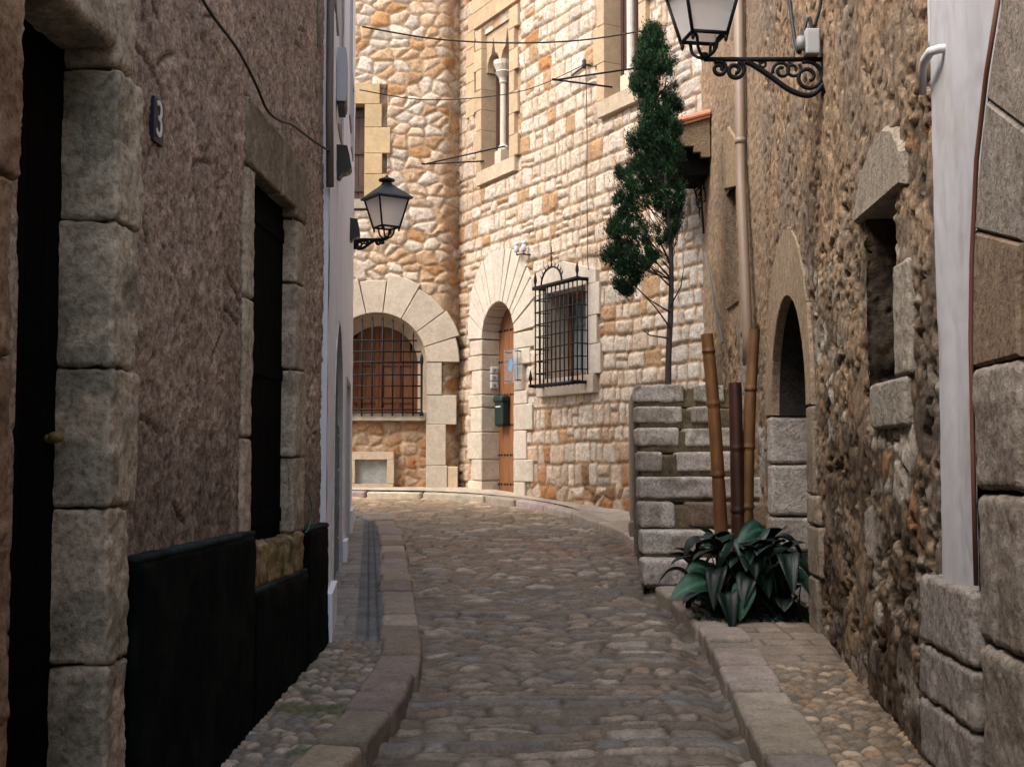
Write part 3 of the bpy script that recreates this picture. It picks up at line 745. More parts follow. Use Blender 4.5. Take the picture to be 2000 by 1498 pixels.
# ================================================================== rubble house on the right
hr = root('rubble_house', 'weathered brown rubble house with crumbling plaster and a dark arched doorway', 'house', (1.8, 7.5, .55))
R_C, R_R, R_Z = 6.26, .775, 1.93
def rubble(S, Z, seed, cover, lowdark):
    u = S + .045 * fbm(S * 5, Z * 5, 4, seed); v = Z + .045 * fbm(S * 5, Z * 5, 4, seed + 1)
    e, i1, i2, i3, dx, dy = voronoi(u / .135, v / .11, seed + 2, .95); e = e * .115
    e_, k1, k2, k3, _, _ = voronoi(u / .30, v / .20, seed + 3, .9); e_ = e_ * .23
    big = k3 > .68
    e = np.where(big, e_, e); i1 = np.where(big, k1, i1); i2 = np.where(big, k2, i2); i3 = np.where(big, (k3 * 7) % 1, i3)
    g = .003 + .010 * i2
    sm = ss(g, g + .016, e)
    rr = fbm(S * 26, Z * 24, 5, seed + 6, .7); r2 = fbm(S * 11, Z * 10, 4, seed + 4, .62)
    hs = sm * (.006 + .012 * i3) - .014 + .013 * r2 + .010 * rr
    pit = ss(.14, .42, fbm(S * 8, Z * 9, 4, seed + 5, .6)) ; hs = hs * .55 - .05 * pit
    hp = .008 + .011 * rr + .012 * r2 + .02 * fbm(S * 2, Z * 2, 3, seed + 7) - .03 * ss(.22, .45, fbm(S * 15, Z * 14, 3, seed + 14))
    t = ss(-.10, .10, cover - .5 + .7 * fbm(S * 3.2, Z * 3.2, 5, seed + 8, .6) + .35 * rr)
    h = mix(hs, np.maximum(hp, hs - .03), t)
    cs = palette(i1, [(.24, .17, .11), (.19, .14, .10), (.30, .26, .21), (.29, .155, .08), (.13, .10, .075), (.42, .37, .31)], [.30, .26, .17, .07, .13, .07]) * (1 + .4 * (i3 - .5) + .45 * rr)[..., None]
    mo = np.array((.12, .085, .055)) * (1 + .5 * rr)[..., None]  # dark mortar, its colour also standing for shade in the crevices
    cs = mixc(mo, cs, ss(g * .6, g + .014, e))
    grime = lowdark * ss(-.3, .3, fbm(S * 3.2, Z * 3.2, 5, seed + 9, .6))
    cs = mixc(cs, cs * np.array((.40, .37, .34)), grime)
    cp = mixc(np.broadcast_to((.27, .185, .115), S.shape + (3,)), (.21, .16, .115), ss(-.3, .3, fbm(S * 2.2, Z * 2.2, 4, seed + 10))) * (1 + .5 * rr)[..., None]
    cp = mixc(cp, (.12, .075, .045), ss(.12, .45, fbm(S * 17, Z * 14, 4, seed + 11, .6)) * .75)
    return h * .8, np.clip(mixc(cs * .85, cp, t), .01, 1)
def fnR(S, Z):
    zz = Z + .10 * (S - 4)
    cover = mix(.24, .90, ss(2.0, 3.3, zz + .45 * fbm(S * .9, Z * .9, 2, 300)))
    cover = np.maximum(cover, .8 * ss(6.9, 7.3, S) * ss(1.2, 2.2, Z))
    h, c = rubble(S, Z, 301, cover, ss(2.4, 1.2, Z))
    gm = ss(3.0, 2.55, S + .2 * fbm(S * 3, Z * 2, 3, 330)) * ss(2.3, 1.6, Z) * .6            # grey mortar next to the pilaster
    c = mixc(c, (.20, .175, .15), gm)
    for s0, s1, z0, z1 in ((3.0, 3.8, 1.76, 1.93), (2.97, 3.15, 1.93, 2.4), (3.02, 3.8, 2.8, 3.0)):
        h = np.where(in_rect(S, Z, s0, s1, z0, z1), np.minimum(h, -.004), h)
    rr = np.hypot(S - R_C, Z - R_Z)
    d = (((rr < R_R + .3) & (Z > R_Z - .1)) | ((np.abs(S - R_C) < R_R + .10) & (Z < R_Z)))
    h = np.where(d, np.minimum(h, -.004), h)
    h = h - .03 * ss(2.62, 2.5, S)
    return h, c
height_wall('wall', FR, 2.35, 7.33, .3, 5.75, .0135, fnR, M['rubble'], hr,
            hole=lambda S, Z: in_arch(S, Z, R_C, R_Z, R_R + .015, .2) | in_rect(S, Z, 3.18, 3.78, 1.94, 2.72) | ((S > 3.18) & (S < 3.78) & (Z > 1.94) & (Z < 2.735 + .055 * (S - 3.18))))
def fnR2(S, Z):
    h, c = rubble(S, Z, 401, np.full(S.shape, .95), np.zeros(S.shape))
    h2 = .012 * fbm(S * 2, Z * 2, 3, 420) + .010 * fbm(S * 9, Z * 24, 4, 421, .6)
    k = ss(2.6, 2.9, Z)
    h = mix(h, h2, k * .8)
    c = mixc(c, (.30, .215, .14), .45 * k)
    wash = ss(.1, .3, fbm(S * 3, Z * 1.2, 3, 422)) * ss(.9, .3, np.abs(S - .55)) * ss(3.1, 2.6, Z)
    return h, mixc(c, (.30, .30, .29), wash * .7)
height_wall('wall', FR2, -.05, 3.42, .6, 6.75, .016, fnR2, M['rubble'], hr, hole=lambda S, Z: in_rect(S, Z, 1.22, 1.8, 2.98, 4.02))
# doorway
m = MB()
def outR(t, k): return (R_R + (.34 if math.cos(t) > 0 else .20), R_R + .46)
voussoirs(m, FR, R_C, R_Z, R_R, 5, outR, -.36, .02, (.27, .20, .135), gap=.003, bev=.006, seed=14, jit=.07)
for k, (z0, z1) in enumerate(((.45, .93), (.94, 1.19), (1.20, 1.57), (1.58, 1.925))):
    m.rbox(FR, R_C + R_R, R_C + R_R + (.20, .23, .21, .22)[k], -.36, .025, z0, z1, .03, .022, .006, jc((.37, .33, .29), .05), 220 + k, 18, .3, (.09, .08, .06))
for k, (z0, z1, w) in enumerate(((.4, .92, .30), (.925, 1.22, .42), (1.225, 1.40, .36), (1.4, 1.93, .22))):
    m.rbox(FR, R_C - R_R - w, R_C - R_R, -.36, .02, z0, z1 - .005, .02, .022, .006, jc((.235, .19, .14), .12), 230 + k, 18, .4, (.08, .06, .04))
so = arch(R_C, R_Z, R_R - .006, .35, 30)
reveal(m, FR, so[1:-1], -.04, -.85, (.030, .026, .022))  # near-black lining puts the archway's inner shade into the colour
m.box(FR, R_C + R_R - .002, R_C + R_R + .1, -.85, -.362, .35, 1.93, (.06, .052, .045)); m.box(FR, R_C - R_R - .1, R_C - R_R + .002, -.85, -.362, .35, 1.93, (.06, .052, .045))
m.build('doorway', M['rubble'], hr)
m = MB()
for k in range(7): m.box(FR, R_C - .8 + k * .23, R_C - .8 + k * .23 + .225, -.92, -.86, .4, 2.8, jc((.020, .017, .015), .2))
m.build('door', M['wood'], hr)
# window
w = MB()
w.block(FR, [(3.93, 2.745), (2.95, 2.725), (2.93, 2.86), (3.06, 2.99), (3.25, 3.06), (3.5, 3.05), (3.72, 2.96), (3.86, 2.86)][::-1], -.5, .035, .03, (.27, .225, .175))
w.rbox(FR, 2.93, 3.175, -.5, .02, 1.95, 2.42, .02, .02, .006, (.26, .225, .18), 241, 18); w.rbox(FR, 2.98, 3.175, -.5, .0, 2.42, 2.73, .02, .02, .006, (.17, .13, .095), 243, 18)
w.rbox(FR, 2.98, 3.62, -.5, .03, 1.74, 1.945, .02, .02, .006, (.245, .215, .175), 242, 18)
w = w.build('window', M['rubble'], hr)
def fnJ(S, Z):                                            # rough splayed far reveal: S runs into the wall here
    h, c = rubble(S, Z, 451, np.full(S.shape, .45), np.full(S.shape, .3)); return h * .7, c * .22  # colour cut hard, so the reveal carries the opening's shade
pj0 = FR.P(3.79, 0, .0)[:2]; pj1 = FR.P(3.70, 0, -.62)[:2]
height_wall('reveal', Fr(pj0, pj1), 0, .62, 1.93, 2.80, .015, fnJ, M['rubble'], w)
m = MB(); m.box(FR, 3.1, 3.85, -.68, -.62, 1.9, 2.8, (.006, .005, .005)); m.build('shutter', M['wood'], w)  # black board standing for the dark inside of the opening
# slit window
w = MB()
p = [(1.21, 2.97), (1.21, 3.95), (1.81, 4.08), (1.81, 2.97)]
reveal(w, FR2, p, .02, -.3, (.25, .18, .12), closed=True); w.box(FR2, 1.1, 1.9, -.36, -.3, 2.9, 4.1, (.012, .01, .008))
w.block(FR2, [(1.15, 3.96), (1.86, 4.09), (1.86, 4.52), (1.6, 4.6), (1.15, 4.36)], -.3, .022, .008, (.30, .215, .135))
w.build('slit_window', M['rubble'], hr)
# lean-to tile canopy over the stair head
can = MB()
y0, y1 = 11.95, 12.72
xr, zr, xl, zl = 1.96, 5.02, 1.40, 4.86
n = 5
for k in range(n):                                        # rows of half-round tiles falling away from the wall
    ya = y0 + (y1 - y0) * k / n; yb = y0 + (y1 - y0) * (k + 1) / n; ym = (ya + yb) / 2
    th = np.linspace(0, PI, 7)
    A_ = np.stack((np.full(7, xr), ym - (yb - ya) * .52 * np.cos(th), zr + .015 + .05 * np.sin(th)), -1); B_ = np.stack((np.full(7, xl - .04), ym - (yb - ya) * .52 * np.cos(th), zl + .015 + .05 * np.sin(th)), -1)
    can.strip(A_, B_, jc((.42, .16, .085), .12)); can.strip(A_ - (0, 0, .014), B_ - (0, 0, .014), (.3, .11, .06))
can.add([(xl - .02, y0 + .01, zl - .03), (xr, y0 + .01, zr - .03), (xr, y1, zr - .03), (xl - .02, y1, zl - .03), (xl - .02, y0 + .01, zl + .01), (xr, y0 + .01, zr + .01), (xr, y1, zr + .01), (xl - .02, y1, zl + .01)],
        [(3, 2, 1, 0), (4, 5, 6, 7), (0, 1, 5, 4), (1, 2, 6, 5), (2, 3, 7, 6), (3, 0, 4, 7)], (.40, .15, .08))
can = can.build('canopy', M['tile'], hr)
m = MB()
stp = [(xl + .07, zl - .06), (xl + .22, zl - .06), (xl + .22, zl - .10), (xl + .27, zl - .10), (xl + .27, zl - .15), (xl + .40, zl - .15), (xl + .40, zl - .21), (xl + .47, zl - .21), (xl + .47, zl - .26), (xr, zl - .26)]
for a, b in zip(stp[:-1], stp[1:]):
    if abs(a[0] - b[0]) > .01:
        f = lambda x: zl + (zr - zl) * (x - xl) / (xr - xl) - .032
        m.add([(a[0], y0 + .04, a[1]), (b[0], y0 + .04, b[1]), (b[0], y0 + .04, f(b[0])), (a[0], y0 + .04, f(a[0])), (a[0], y0 + .12, a[1]), (b[0], y0 + .12, b[1]), (b[0], y0 + .12, f(b[0])), (a[0], y0 + .12, f(a[0]))],
              [(0, 1, 2, 3), (7, 6, 5, 4), (0, 4, 5, 1), (1, 5, 6, 2), (3, 2, 6, 7), (0, 3, 7, 4)], (.22, .16, .10))
m.build('gable_panel', M['stucco'], can)
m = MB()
m.prism([(xl + .06, y0 + .13), (xr, y0 + .13), (xr, y1), (xl + .06, y1)], zl - .42, zl - .035, (.003, .0028, .0025))  # black box put in for the shade under the canopy
m.build('canopy_shade', M['black_paint'], can)
m = MB(); m.tube([(1.895, 10.05, 6.8), (1.895, 10.05, 4.15), (1.885, 10.0, 3.95), (1.86, 9.72, 2.95), (1.86, 9.66, 2.6), (1.86, 9.66, 2.35)], .042, (.21, .15, .105), 14)
for z in (4.22,): m.lathe((1.895, 10.05, z), [(.0455, 0), (.0455, .05)], (.2, .145, .10), 14)
m.build('downpipe', M['painted'], hr, smooth=True)
m = MB()
p = lambda s, h: tuple(FR.P(s, 0, h)[:2])
q = lambda s, h: tuple(FR2.P(s, 0, h)[:2])
m.prism([p(2.45, -1.0), p(7.3, -1.0), q(3.4, -.5), (7, 12.7), (7, 4.3)], -.4, 5.75, (.25, .18, .12))
m.prism([p(2.45, 0), p(7.3, 0), q(3.42, 0), (7, 12.7), (7, 4.3)], 6.75, 6.95, (.27, .19, .12)); m.prism([p(2.45, 0), p(7.3, 0), (7, 9.3), (7, 4.3)], 5.75, 6.75, (.27, .19, .12)); m.prism([q(-.02, -.5), q(3.4, -.5), (7, 12.7), (7, 9.32)], 5.75, 6.75, (.27, .19, .12))
m.build('rear_block', M['rubble'], hr)
m = MB(); m.prism([p(2.45, .2), p(7.3, .2), q(3.42, .2), (7.2, 12.8), (7.2, 4.3)], 6.95, 7.07, (.3, .13, .07)); m.build('roof', M['tile'], hr)

# ================================================================== plastered house nearest on the right
hp = root('plastered_house', 'white plastered house front with a big granite arch and grey stone plinth', 'house', (1.5, 3.5, .3))
P_C, P_RO, P_RI, P_Z = .275, 1.725, 1.28, 1.9
def fnP(S, Z):
    h = .035 + .005 * fbm(S * 2.5, Z * 1.5, 3, 501) + .0025 * fbm(S * 22, Z * 16, 3, 502) + .004 * fbm(S * 9, Z * 1.2, 2, 503)
    h = h - .05 * ss(2.44, 2.5, S) ** 2
    c = np.array((.41, .395, .40)) * (1 + .22 * fbm(S * 3, Z * .8, 4, 504))[..., None]
    return h, mixc(c, (.30, .25, .21), ss(.15, .55, fbm(S * 9, Z * 3, 5, 505)) * .4)
height_wall('wall', FR, -.6, 2.52, 1.16, 5.2, .016, fnP, M['limewash'], hp, hole=lambda S, Z: in_arch(S, Z, P_C, P_Z, P_RO - .0, 1.0) | (S > 2.475 +   .014 * fbm(Z * 5, Z * 0 + 3, 4, 509, .65)))
m = MB()
def outP(t, k): return (P_RO, P_RO)
a = [0, .26, .5, .86, 1.2, 1.57, 2.0, 2.5, PI]
GR = (.25, .215, .175)
for k in range(len(a) - 1):
    t = np.linspace(a[k] + .0015, a[k + 1] - .0015, 6)
    m.block(FR, [(P_C + P_RI * math.cos(x), P_Z + P_RI * math.sin(x)) for x in t] + [(P_C + P_RO * math.cos(x), P_Z + P_RO * math.sin(x)) for x in t[::-1]], -.35, .045, .012, jc((.23, .165, .11) if k == 0 else GR, .1))
m.build('arch_surround', M['rubble'], hp)
for sd in (0, 1):
    m = MB()
    for k, (z0, z1, s0, s1) in enumerate(((.2, .62, 1.56, 1.93), (.625, 1.02, 1.56, 1.97), (1.025, 1.5, 1.80, 1.985), (1.025, 1.5, 1.555, 1.795), (1.505, 1.9, 1.555, 1.985))):
        if sd: s0, s1 = 2 * P_C - s1, 2 * P_C - s0
        m.rbox(FR, s0, s1, -.35, .05, z0 + .003, z1 - .003, .03, .016, .008, jc(GR, .08), 250 + k, 20, .4, (.1, .07, .045))
    m.build('door_jamb', M['rubble'], hp, smooth=True)
m = MB(); m.tube(FR.P([1.99, 1.992, 1.985, 1.955, 1.88, 1.76, 1.60], [1.2, 1.6, 2.0, 2.25, 2.56, 2.80, 3.03], [.05] * 7), .008, (.12, .05, .03), 6); m.build('rusty_edge', M['painted'], hp, smooth=True)
m = MB()
for k, (z0, z1, s0, s1) in enumerate(((.3, .50, 1.99, 2.66), (.503, .73, 1.985, 2.34), (.503, .73, 2.345, 2.66), (.733, .93, 1.98, 2.43), (.733, .93, 2.435, 2.655), (.933, 1.185, 1.975, 2.64))):
    m.rbox(FR, s0, s1, -.3, .075, z0 + .002, z1 - .002, .025, .014, .007, jc((.265, .235, .205), .08), 270 + k, 24, .25, (.12, .09, .07))
m.build('plinth', M['rubble'], hp, smooth=True)
m = MB()
for k in range(12): m.box(FR, -1.1 + k * .225, -1.1 + k * .225 + .22, -.42, -.36, .2, 3.3, jc((.03, .018, .012), .2))
m.build('door', M['wood'], hp)
m = MB(); m.box(FR, -9.0, 2.45, -5.2, -.02, 5.2, 5.8, (.4, .38, .38)); m.box(FR, -9.0, -.6, -5.2, -.0, -.8, 5.2, (.3, .28, .27)); m.box(FR, -.6, 2.45, -5.2, -.7, -.5, 5.2, (.3, .28, .27)); m.build('rear_block', M['limewash'], hp)
m = MB(); m.box(FR, -9.1, 2.45, -5.3, .12, 5.8, 5.92, (.3, .13, .07)); m.build('roof', M['tile'], hp)
# ================================================================== ground
def struct(o, kind='structure'):
    o['kind'] = kind; return o
def spline(pts, step=.05):
    p = np.array(pts, float); n = len(p); out = []
    for i in range(n - 1):
        a = p[max(i - 1, 0)]; b = p[i]; c = p[i + 1]; d = p[min(i + 2, n - 1)]
        m = max(2, int(np.linalg.norm(c - b) / step)); t = np.linspace(0, 1, m, endpoint=False)[:, None]
        out.append(.5 * (2 * b + (c - a) * t + (2 * a - 5 * b + 4 * c - d) * t ** 2 + (3 * b - a - 3 * c + d) * t ** 3))
    return np.concatenate(out + [p[-1:]])
KL = spline([(-1.02, 1.8), (-.95, 3.0), (-.775, 4.1), (-.61, 4.95), (-.535, 5.5), (-.488, 5.95), (-.49, 6.63), (-.576, 7.55), (-.78, 9.46), (-.975, 11.2), (-1.17, 12.6), (-1.30, 13.15), (-1.55, 13.55), (-2.0, 13.75), (-3.5, 13.8)])
KR = spline([(.93, 1.8), (.955, 3.8), (.994, 4.95), (1.022, 5.66), (1.099, 7.2), (1.075, 8.0), (1.0, 8.72)])
KF = spline([(1.13, 10.75), (1.10, 11.57), (.82, 13.0), (.479, 14.45), (-.05, 15.55), (-.538, 16.2), (-1.2, 16.62), (-2.16, 16.8), (-4, 16.93), (-9.5, 17.0)])
def xk(K, y):
    m = K[:, 1].argsort(); return np.interp(y, K[m, 1], K[m, 0])
def grid_mesh(name, X, Y, Zb, fn, mat):
    h, c = fn(X, Y)
    V = np.stack((X, Y, Zb + h), -1).reshape(-1, 3)
    return mesh_np(name, V, grid_faces(*X.shape, False), mat, None, c.reshape(-1, 3))

# road: worn cobbles laid in rough courses across the lane
ys = [2.3]
while ys[-1] < 17.3: ys.append(ys[-1] + max(.011, ys[-1] * .0026))
ROCK = [(.265, .22, .17), (.22, .19, .155), (.33, .275, .215), (.19, .185, .18), (.27, .195, .14), (.39, .34, .275), (.22, .175, .125)]
def fnRoad(X, Y):
    u = X + .03 * fbm(X * 3, Y * 3, 3, 601) + .012 * fbm(X * 13, Y * 13, 2, 602); v = Y + .05 * fbm(X * 1.2, Y * 1.2, 3, 603) + .02 * fbm(X * 9, Y * 9, 2, 604) + .06 * X * X * .3
    e, i1, i2, i3, cx, cy = courses(u, v, 611, (.085, .165), (.12, .36), .10, vmin=1., vmax=19., umin=-4., umax=3.)
    e2, j1, j2, j3, dx, dy = voronoi(u / .17, v / .115, 612, .9); e2 = e2 * .13
    b = fbm(X * .9, Y * .7, 2, 605) > -.05
    e = np.where(b, e, e2); i1 = np.where(b, i1, j1); i2 = np.where(b, i2, j2); i3 = np.where(b, i3, j3)
    g = .004 + .011 * i3
    sm = ss(g * .5, g + .022, e)
    h = sm * (.004 + .009 * i2) + .004 * ss(0, .06, e) + .008 * fbm(X * 14, Y * 14, 5, 606, .62) + .0025 * fbm(X * 60, Y * 60, 2, 607) + .018 * fbm(X * 1.1, Y * 1.1, 3, 608)
    h = h - .035 * np.exp(-((X - xk(KR, Y) + .05) / .06) ** 2) * (Y < 8.8) - .02 * np.exp(-((X - xk(KL, Y) - .07) / .08) ** 2)
    c = palette(i1, ROCK, [.26, .24, .16, .10, .06, .08, .10]) * (1 + .4 * (i2 - .5) + .5 * fbm(X * 14, Y * 14, 5, 609, .65))[..., None]
    red = np.exp(-((Y - 11.4 - .25 * fbm(X * 1.5, Y, 2, 620)) / .9) ** 2) * ((i1 * 13) % 1 > .5)
    c = mixc(c, (.34, .17, .10), red * .6)
    for y0, w in ((6.0, .07), (8.2, .06), (5.35, .05)):
        t = ss(w + .02, w - .02, np.abs(v - y0)) * .7 * ((i2 * 5) % 1 > .25); c = mixc(c, (.165, .18, .195), t); h = mix(h, .022 + .003 * fbm(X * 16, Y * 16, 3, 606), t * .8)
    mo = np.array((.15, .12, .09)) * (1 + .3 * fbm(X * 10, Y * 10, 3, 610))[..., None]
    c = mixc(mo, c, ss(g * .4, g + .014, e) * (.6 + .4 * ss(.2, .6, i2)))
    gap = ss(.006, .001, e) * ss(.05, .3, fbm(X * 7, Y * 7, 3, 630)); h = h - .022 * gap; c = mixc(c, c * .35, gap)
    c = c * (1 + .22 * fbm(X * .8, Y * .6, 3, 613))[..., None]
    kerb_dark = ss(.25, .0, X - xk(KL, Y)) + ss(.28, .0, xk(KR, Y) - X)  # cobbles darken evenly towards both kerbs
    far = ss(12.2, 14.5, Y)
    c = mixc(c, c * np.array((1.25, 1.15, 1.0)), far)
    return h, mixc(c, c * .7, np.clip(kerb_dark, 0, 1) * .6)
Xg, Yg = np.meshgrid(np.arange(-3.2, 2.05, .0155), np.array(ys))
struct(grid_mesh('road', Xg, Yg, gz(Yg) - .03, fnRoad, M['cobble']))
gx, gy = np.meshgrid(np.array([-220, -60, -20, -9.6, -3.1, 0, 3, 9, 30, 220.]), np.array([-220, -60, -15, -4, 0, 2, 4, 6, 8, 10, 12, 14, 16, 18, 20, 24, 60, 220.]))
struct(mesh_np('ground', np.stack((gx, gy, np.where(gy < 0, np.maximum(.0835 * gy, -1.2), gz(gy)) - .07), -1).reshape(-1, 3), grid_faces(*gx.shape, False), M['paving'], None, np.tile((.15, .125, .1), (gx.size, 1)), False))

# pavements
def pebbles(X, Y, seed, sc=.075):
    u = X + .012 * fbm(X * 9, Y * 9, 2, seed); v = Y + .012 * fbm(X * 9, Y * 9, 2, seed + 1)
    e, i1, i2, i3, dx, dy = voronoi(u / sc, v / (sc * .8), seed + 2, .9); e = e * sc
    h = .022 * np.sqrt(np.clip(e / (sc * .45), 0, 1)) * ss(.15, .5, i2 + .25) + .003 * fbm(X * 40, Y * 40, 2, seed + 3)
    c = palette(i1, [(.27, .225, .18), (.20, .175, .15), (.38, .32, .26), (.16, .15, .14), (.29, .20, .13)], [.3, .25, .2, .15, .1]) * (1 + .35 * (i2 - .5))[..., None]
    c = mixc((.13, .11, .085) * np.ones_like(c), c, ss(.001, .012, e) * ss(.1, .45, i2 + .2))
    return h, c
yl = [2.3]
while yl[-1] < 13.75: yl.append(yl[-1] + max(.0095, yl[-1] * .0024))
yl = np.array(yl)
T, YL = np.meshgrid(np.linspace(0, 1, 62), yl)
xw = np.where(YL < 6.985, -1.353 + .042 * YL, -1.05 - .1067 * (YL - 7)) - .03
XL = xw + (xk(KL[:-60], YL) - .175 - xw) * T
def fnSL(X, Y):
    h, c = pebbles(X, Y, 701)
    moss = ss(.0, .35, fbm(X * 5, Y * 5, 4, 705)) * ss(-.35, -.75, X + .1 * (Y - 6)) * ss(6.9, 5.8, Y)
    c = mixc(c, (.055, .085, .025), moss * .65)
    u = X + .006 * fbm(X * 8, Y * 8, 2, 711); e, i1, i2, i3, cx, cy = courses(u, Y + .01 * fbm(X * 8, Y * 8, 2, 712), 713, (.10, .30), (.25, .6), .0, vmin=6., vmax=15., umin=-4., umax=2.)
    hs = .012 + .006 * ss(.002, .016, e) + .002 * fbm(X * 30, Y * 30, 3, 714) + .003 * (i2 - .5)
    cs = np.array((.24, .225, .205)) * (1 + .3 * (i1 - .5) + .25 * fbm(X * 9, Y * 9, 4, 715))[..., None]; cs = mixc(cs * .6, cs, ss(.002, .014, e))
    a = -.88 - .1117 * (Y - 7); b = -.70 - .1217 * (Y - 7)
    st = ss(-.012, .0, np.minimum(X - a, b - X))
    q = (X - a) / (b - a)
    gr = np.maximum(np.exp(-((q - .36) / .045) ** 2), np.exp(-((q - .7) / .045) ** 2))
    cr = ((Y * 1.9) % 1 > .62)
    cst = np.array((.13, .138, .145)) * (1 + .25 * fbm(X * 20, Y * 12, 3, 716))[..., None]
    cst = np.where(cr[..., None], cst * .9, cst)
    hs = mix(hs, .016 - .008 * gr - .004 * cr * (np.sin(Y * 150) > 0), st); cs = mixc(cs, mixc(cst, cst * .55, gr), st)
    k = ss(7.0, 7.12, Y + .05 * fbm(X * 6, Y * 6, 2, 717))
    return mix(h, hs, k), mixc(c, cs, k)
struct(grid_mesh('left_pavement', XL, YL, gz(YL) + .034, fnSL, M['paving']))
yr = [2.3]
while yr[-1] < 8.95: yr.append(yr[-1] + max(.0095, yr[-1] * .0022))
T, YR = np.meshgrid(np.linspace(0, 1, 70), np.array(yr))
xr0 = xk(KR, YR) + .23; xr1 = 1.395 + .075 * (YR - 2) + .06
XR = xr0 + (xr1 - xr0) * T
def fnSR(X, Y):
    h, c = pebbles(X, Y, 751, .07)
    c = c * np.array((1.08, .98, .85))
    e, i1, i2, i3, cx, cy = courses(X + .008 * fbm(X * 8, Y * 8, 2, 761), Y + .012 * fbm(X * 6, Y * 6, 2, 762), 763, (.13, .24), (.2, .45), .0, vmin=5., vmax=10., umin=-1., umax=3.)
    hs = .012 + .008 * ss(.002, .018, e) + .003 * fbm(X * 24, Y * 24, 3, 764); cs = np.array((.27, .215, .165)) * (1 + .35 * (i1 - .5) + .25 * fbm(X * 9, Y * 9, 4, 765))[..., None]; cs = mixc(cs * .55, cs, ss(.002, .014, e))
    k = ss(6.35, 6.5, Y + .1 * fbm(X * 5, Y * 5, 2, 766))
    h = mix(h, hs, k); c = mixc(c, cs, k)
    wall_foot = ss(.25, .0, (1.395 + .075 * (Y - 2)) - X); return h, mixc(c, c * np.array((.6, .55, .5)), wall_foot * .7)  # paving gets darker and browner towards the house wall
struct(grid_mesh('right_pavement', XR, YR, gz(YR) + .036, fnSR, M['paving']))
KFi = spline([(1.95, 12.5), (1.78, 13.0), (1.36, 13.88), (.86, 14.8), (.30, 15.9), (-.36, 17.2), (-1.2, 17.66), (-2.16, 17.6), (-4, 17.6), (-9.5, 17.6)])
n = 420; tt = np.linspace(0, 1, n)
def res(K):
    # resample by control-point parameter so both edges stay paired
    t = np.linspace(0, 1, len(K)); return np.stack((np.interp(tt, t, K[:, 0]), np.interp(tt, t, K[:, 1])), -1)
def pairspline(pts):
    p = np.array(pts, float); u = np.linspace(0, len(p) - 1, n); i = np.clip(u.astype(int), 0, len(p) - 2); f = (u - i)[:, None]
    a = p[np.clip(i - 1, 0, len(p) - 1)]; b = p[i]; c = p[i + 1]; d = p[np.clip(i + 2, 0, len(p) - 1)]
    return .5 * (2 * b + (c - a) * f + (2 * a - 5 * b + 4 * c - d) * f ** 2 + (3 * b - a - 3 * c + d) * f ** 3)
O_ = pairspline([(1.13, 10.75), (1.10, 11.57), (.82, 13.0), (.479, 14.45), (-.05, 15.55), (-.538, 16.2), (-1.2, 16.62), (-2.16, 16.8), (-4, 16.93), (-9.5, 17.0)])
I_ = pairspline([(1.95, 12.5), (1.78, 13.0), (1.36, 13.88), (.86, 14.8), (.30, 15.9), (-.36, 17.2), (-1.2, 17.75), (-2.16, 17.6), (-4, 17.6), (-9.5, 17.6)])
d_ = I_ - O_; d_ /= np.linalg.norm(d_, axis=1)[:, None]
w_ = np.linspace(0, 1, 40)[:, None, None]
G = (O_ + d_ * .19)[None] * (1 - w_) + I_[None] * w_
sl = np.broadcast_to(np.concatenate(([0], np.cumsum(np.linalg.norm(np.diff(O_, axis=0), axis=1))))[None], G.shape[:2])
def fnSF(X, Y):
    wv = np.broadcast_to(w_[..., 0], X.shape)
    e, i1, i2, i3, cx, cy = courses(sl + 0, wv * 1.0, 771, (.45, .6), (.5, .9), 0, vmin=-.1, vmax=1.4, umin=-1., umax=20.)
    h = .005 * ss(.002, .014, e) + .003 * fbm(X * 8, Y * 8, 4, 772); c = np.array((.40, .335, .265)) * (1 + .2 * (i1 - .5) + .25 * fbm(X * 5, Y * 5, 4, 773))[..., None]
    return h, mixc(c * .7, c, ss(.002, .012, e))
struct(grid_mesh('far_pavement', G[..., 0], G[..., 1], gz(G[..., 1]) + .062, fnSF, M['paving']))

class FrS(Fr):
    def __init__(s, p0, p1, z0, z1, flip):
        super().__init__(p0, p1, flip); s.z0 = z0; s.k = (z1 - z0) / s.L
    def P(s, S, Z, H=0.):
        S = np.asarray(S, float); return super().P(S, np.asarray(Z) + s.z0 + s.k * S, H)
def kerb(name, K, inward_flip, width, lens, col, seed, step):
    r = random.Random(seed); m = MB()
    d = np.concatenate(([0], np.cumsum(np.linalg.norm(np.diff(K, axis=0), axis=1)))); L = 0
    while L < d[-1] - .12:
        e = min(L + r.uniform(*lens), d[-1])
        p0 = [np.interp(L, d, K[:, k]) for k in (0, 1)]; p1 = [np.interp(e, d, K[:, k]) for k in (0, 1)]
        f = FrS(p0, p1, float(gz(p0[1])), float(gz(p1[1])), inward_flip)
        far = max(1., p0[1] / 6)
        m.rbox(f, .012, f.L - .012, -.0 + r.uniform(-.012, .008), width + r.uniform(-.02, .015), -.14, .068 + r.uniform(-.010, .010), .028, step * far, .005, np.clip(np.array(col) * r.uniform(.68, 1.28) * np.array((1, r.uniform(.94, 1.03), r.uniform(.88, 1.08))), 0, 1), seed + int(L * 9), 16, .25, tuple(q * .5 for q in col))
        L = e
    return struct(m.build(name, M['paving'], None, True))
kerb('left_kerb', KL[:-30], True, .228, (.26, .50), (.30, .25, .20), 801, .018)
kerb('right_kerb', KR, False, .26, (.18, .48), (.31, .26, .21), 831, .018)
kerb('far_kerb', KF, False, .19, (.7, 1.1), (.42, .35, .28), 861, .035)

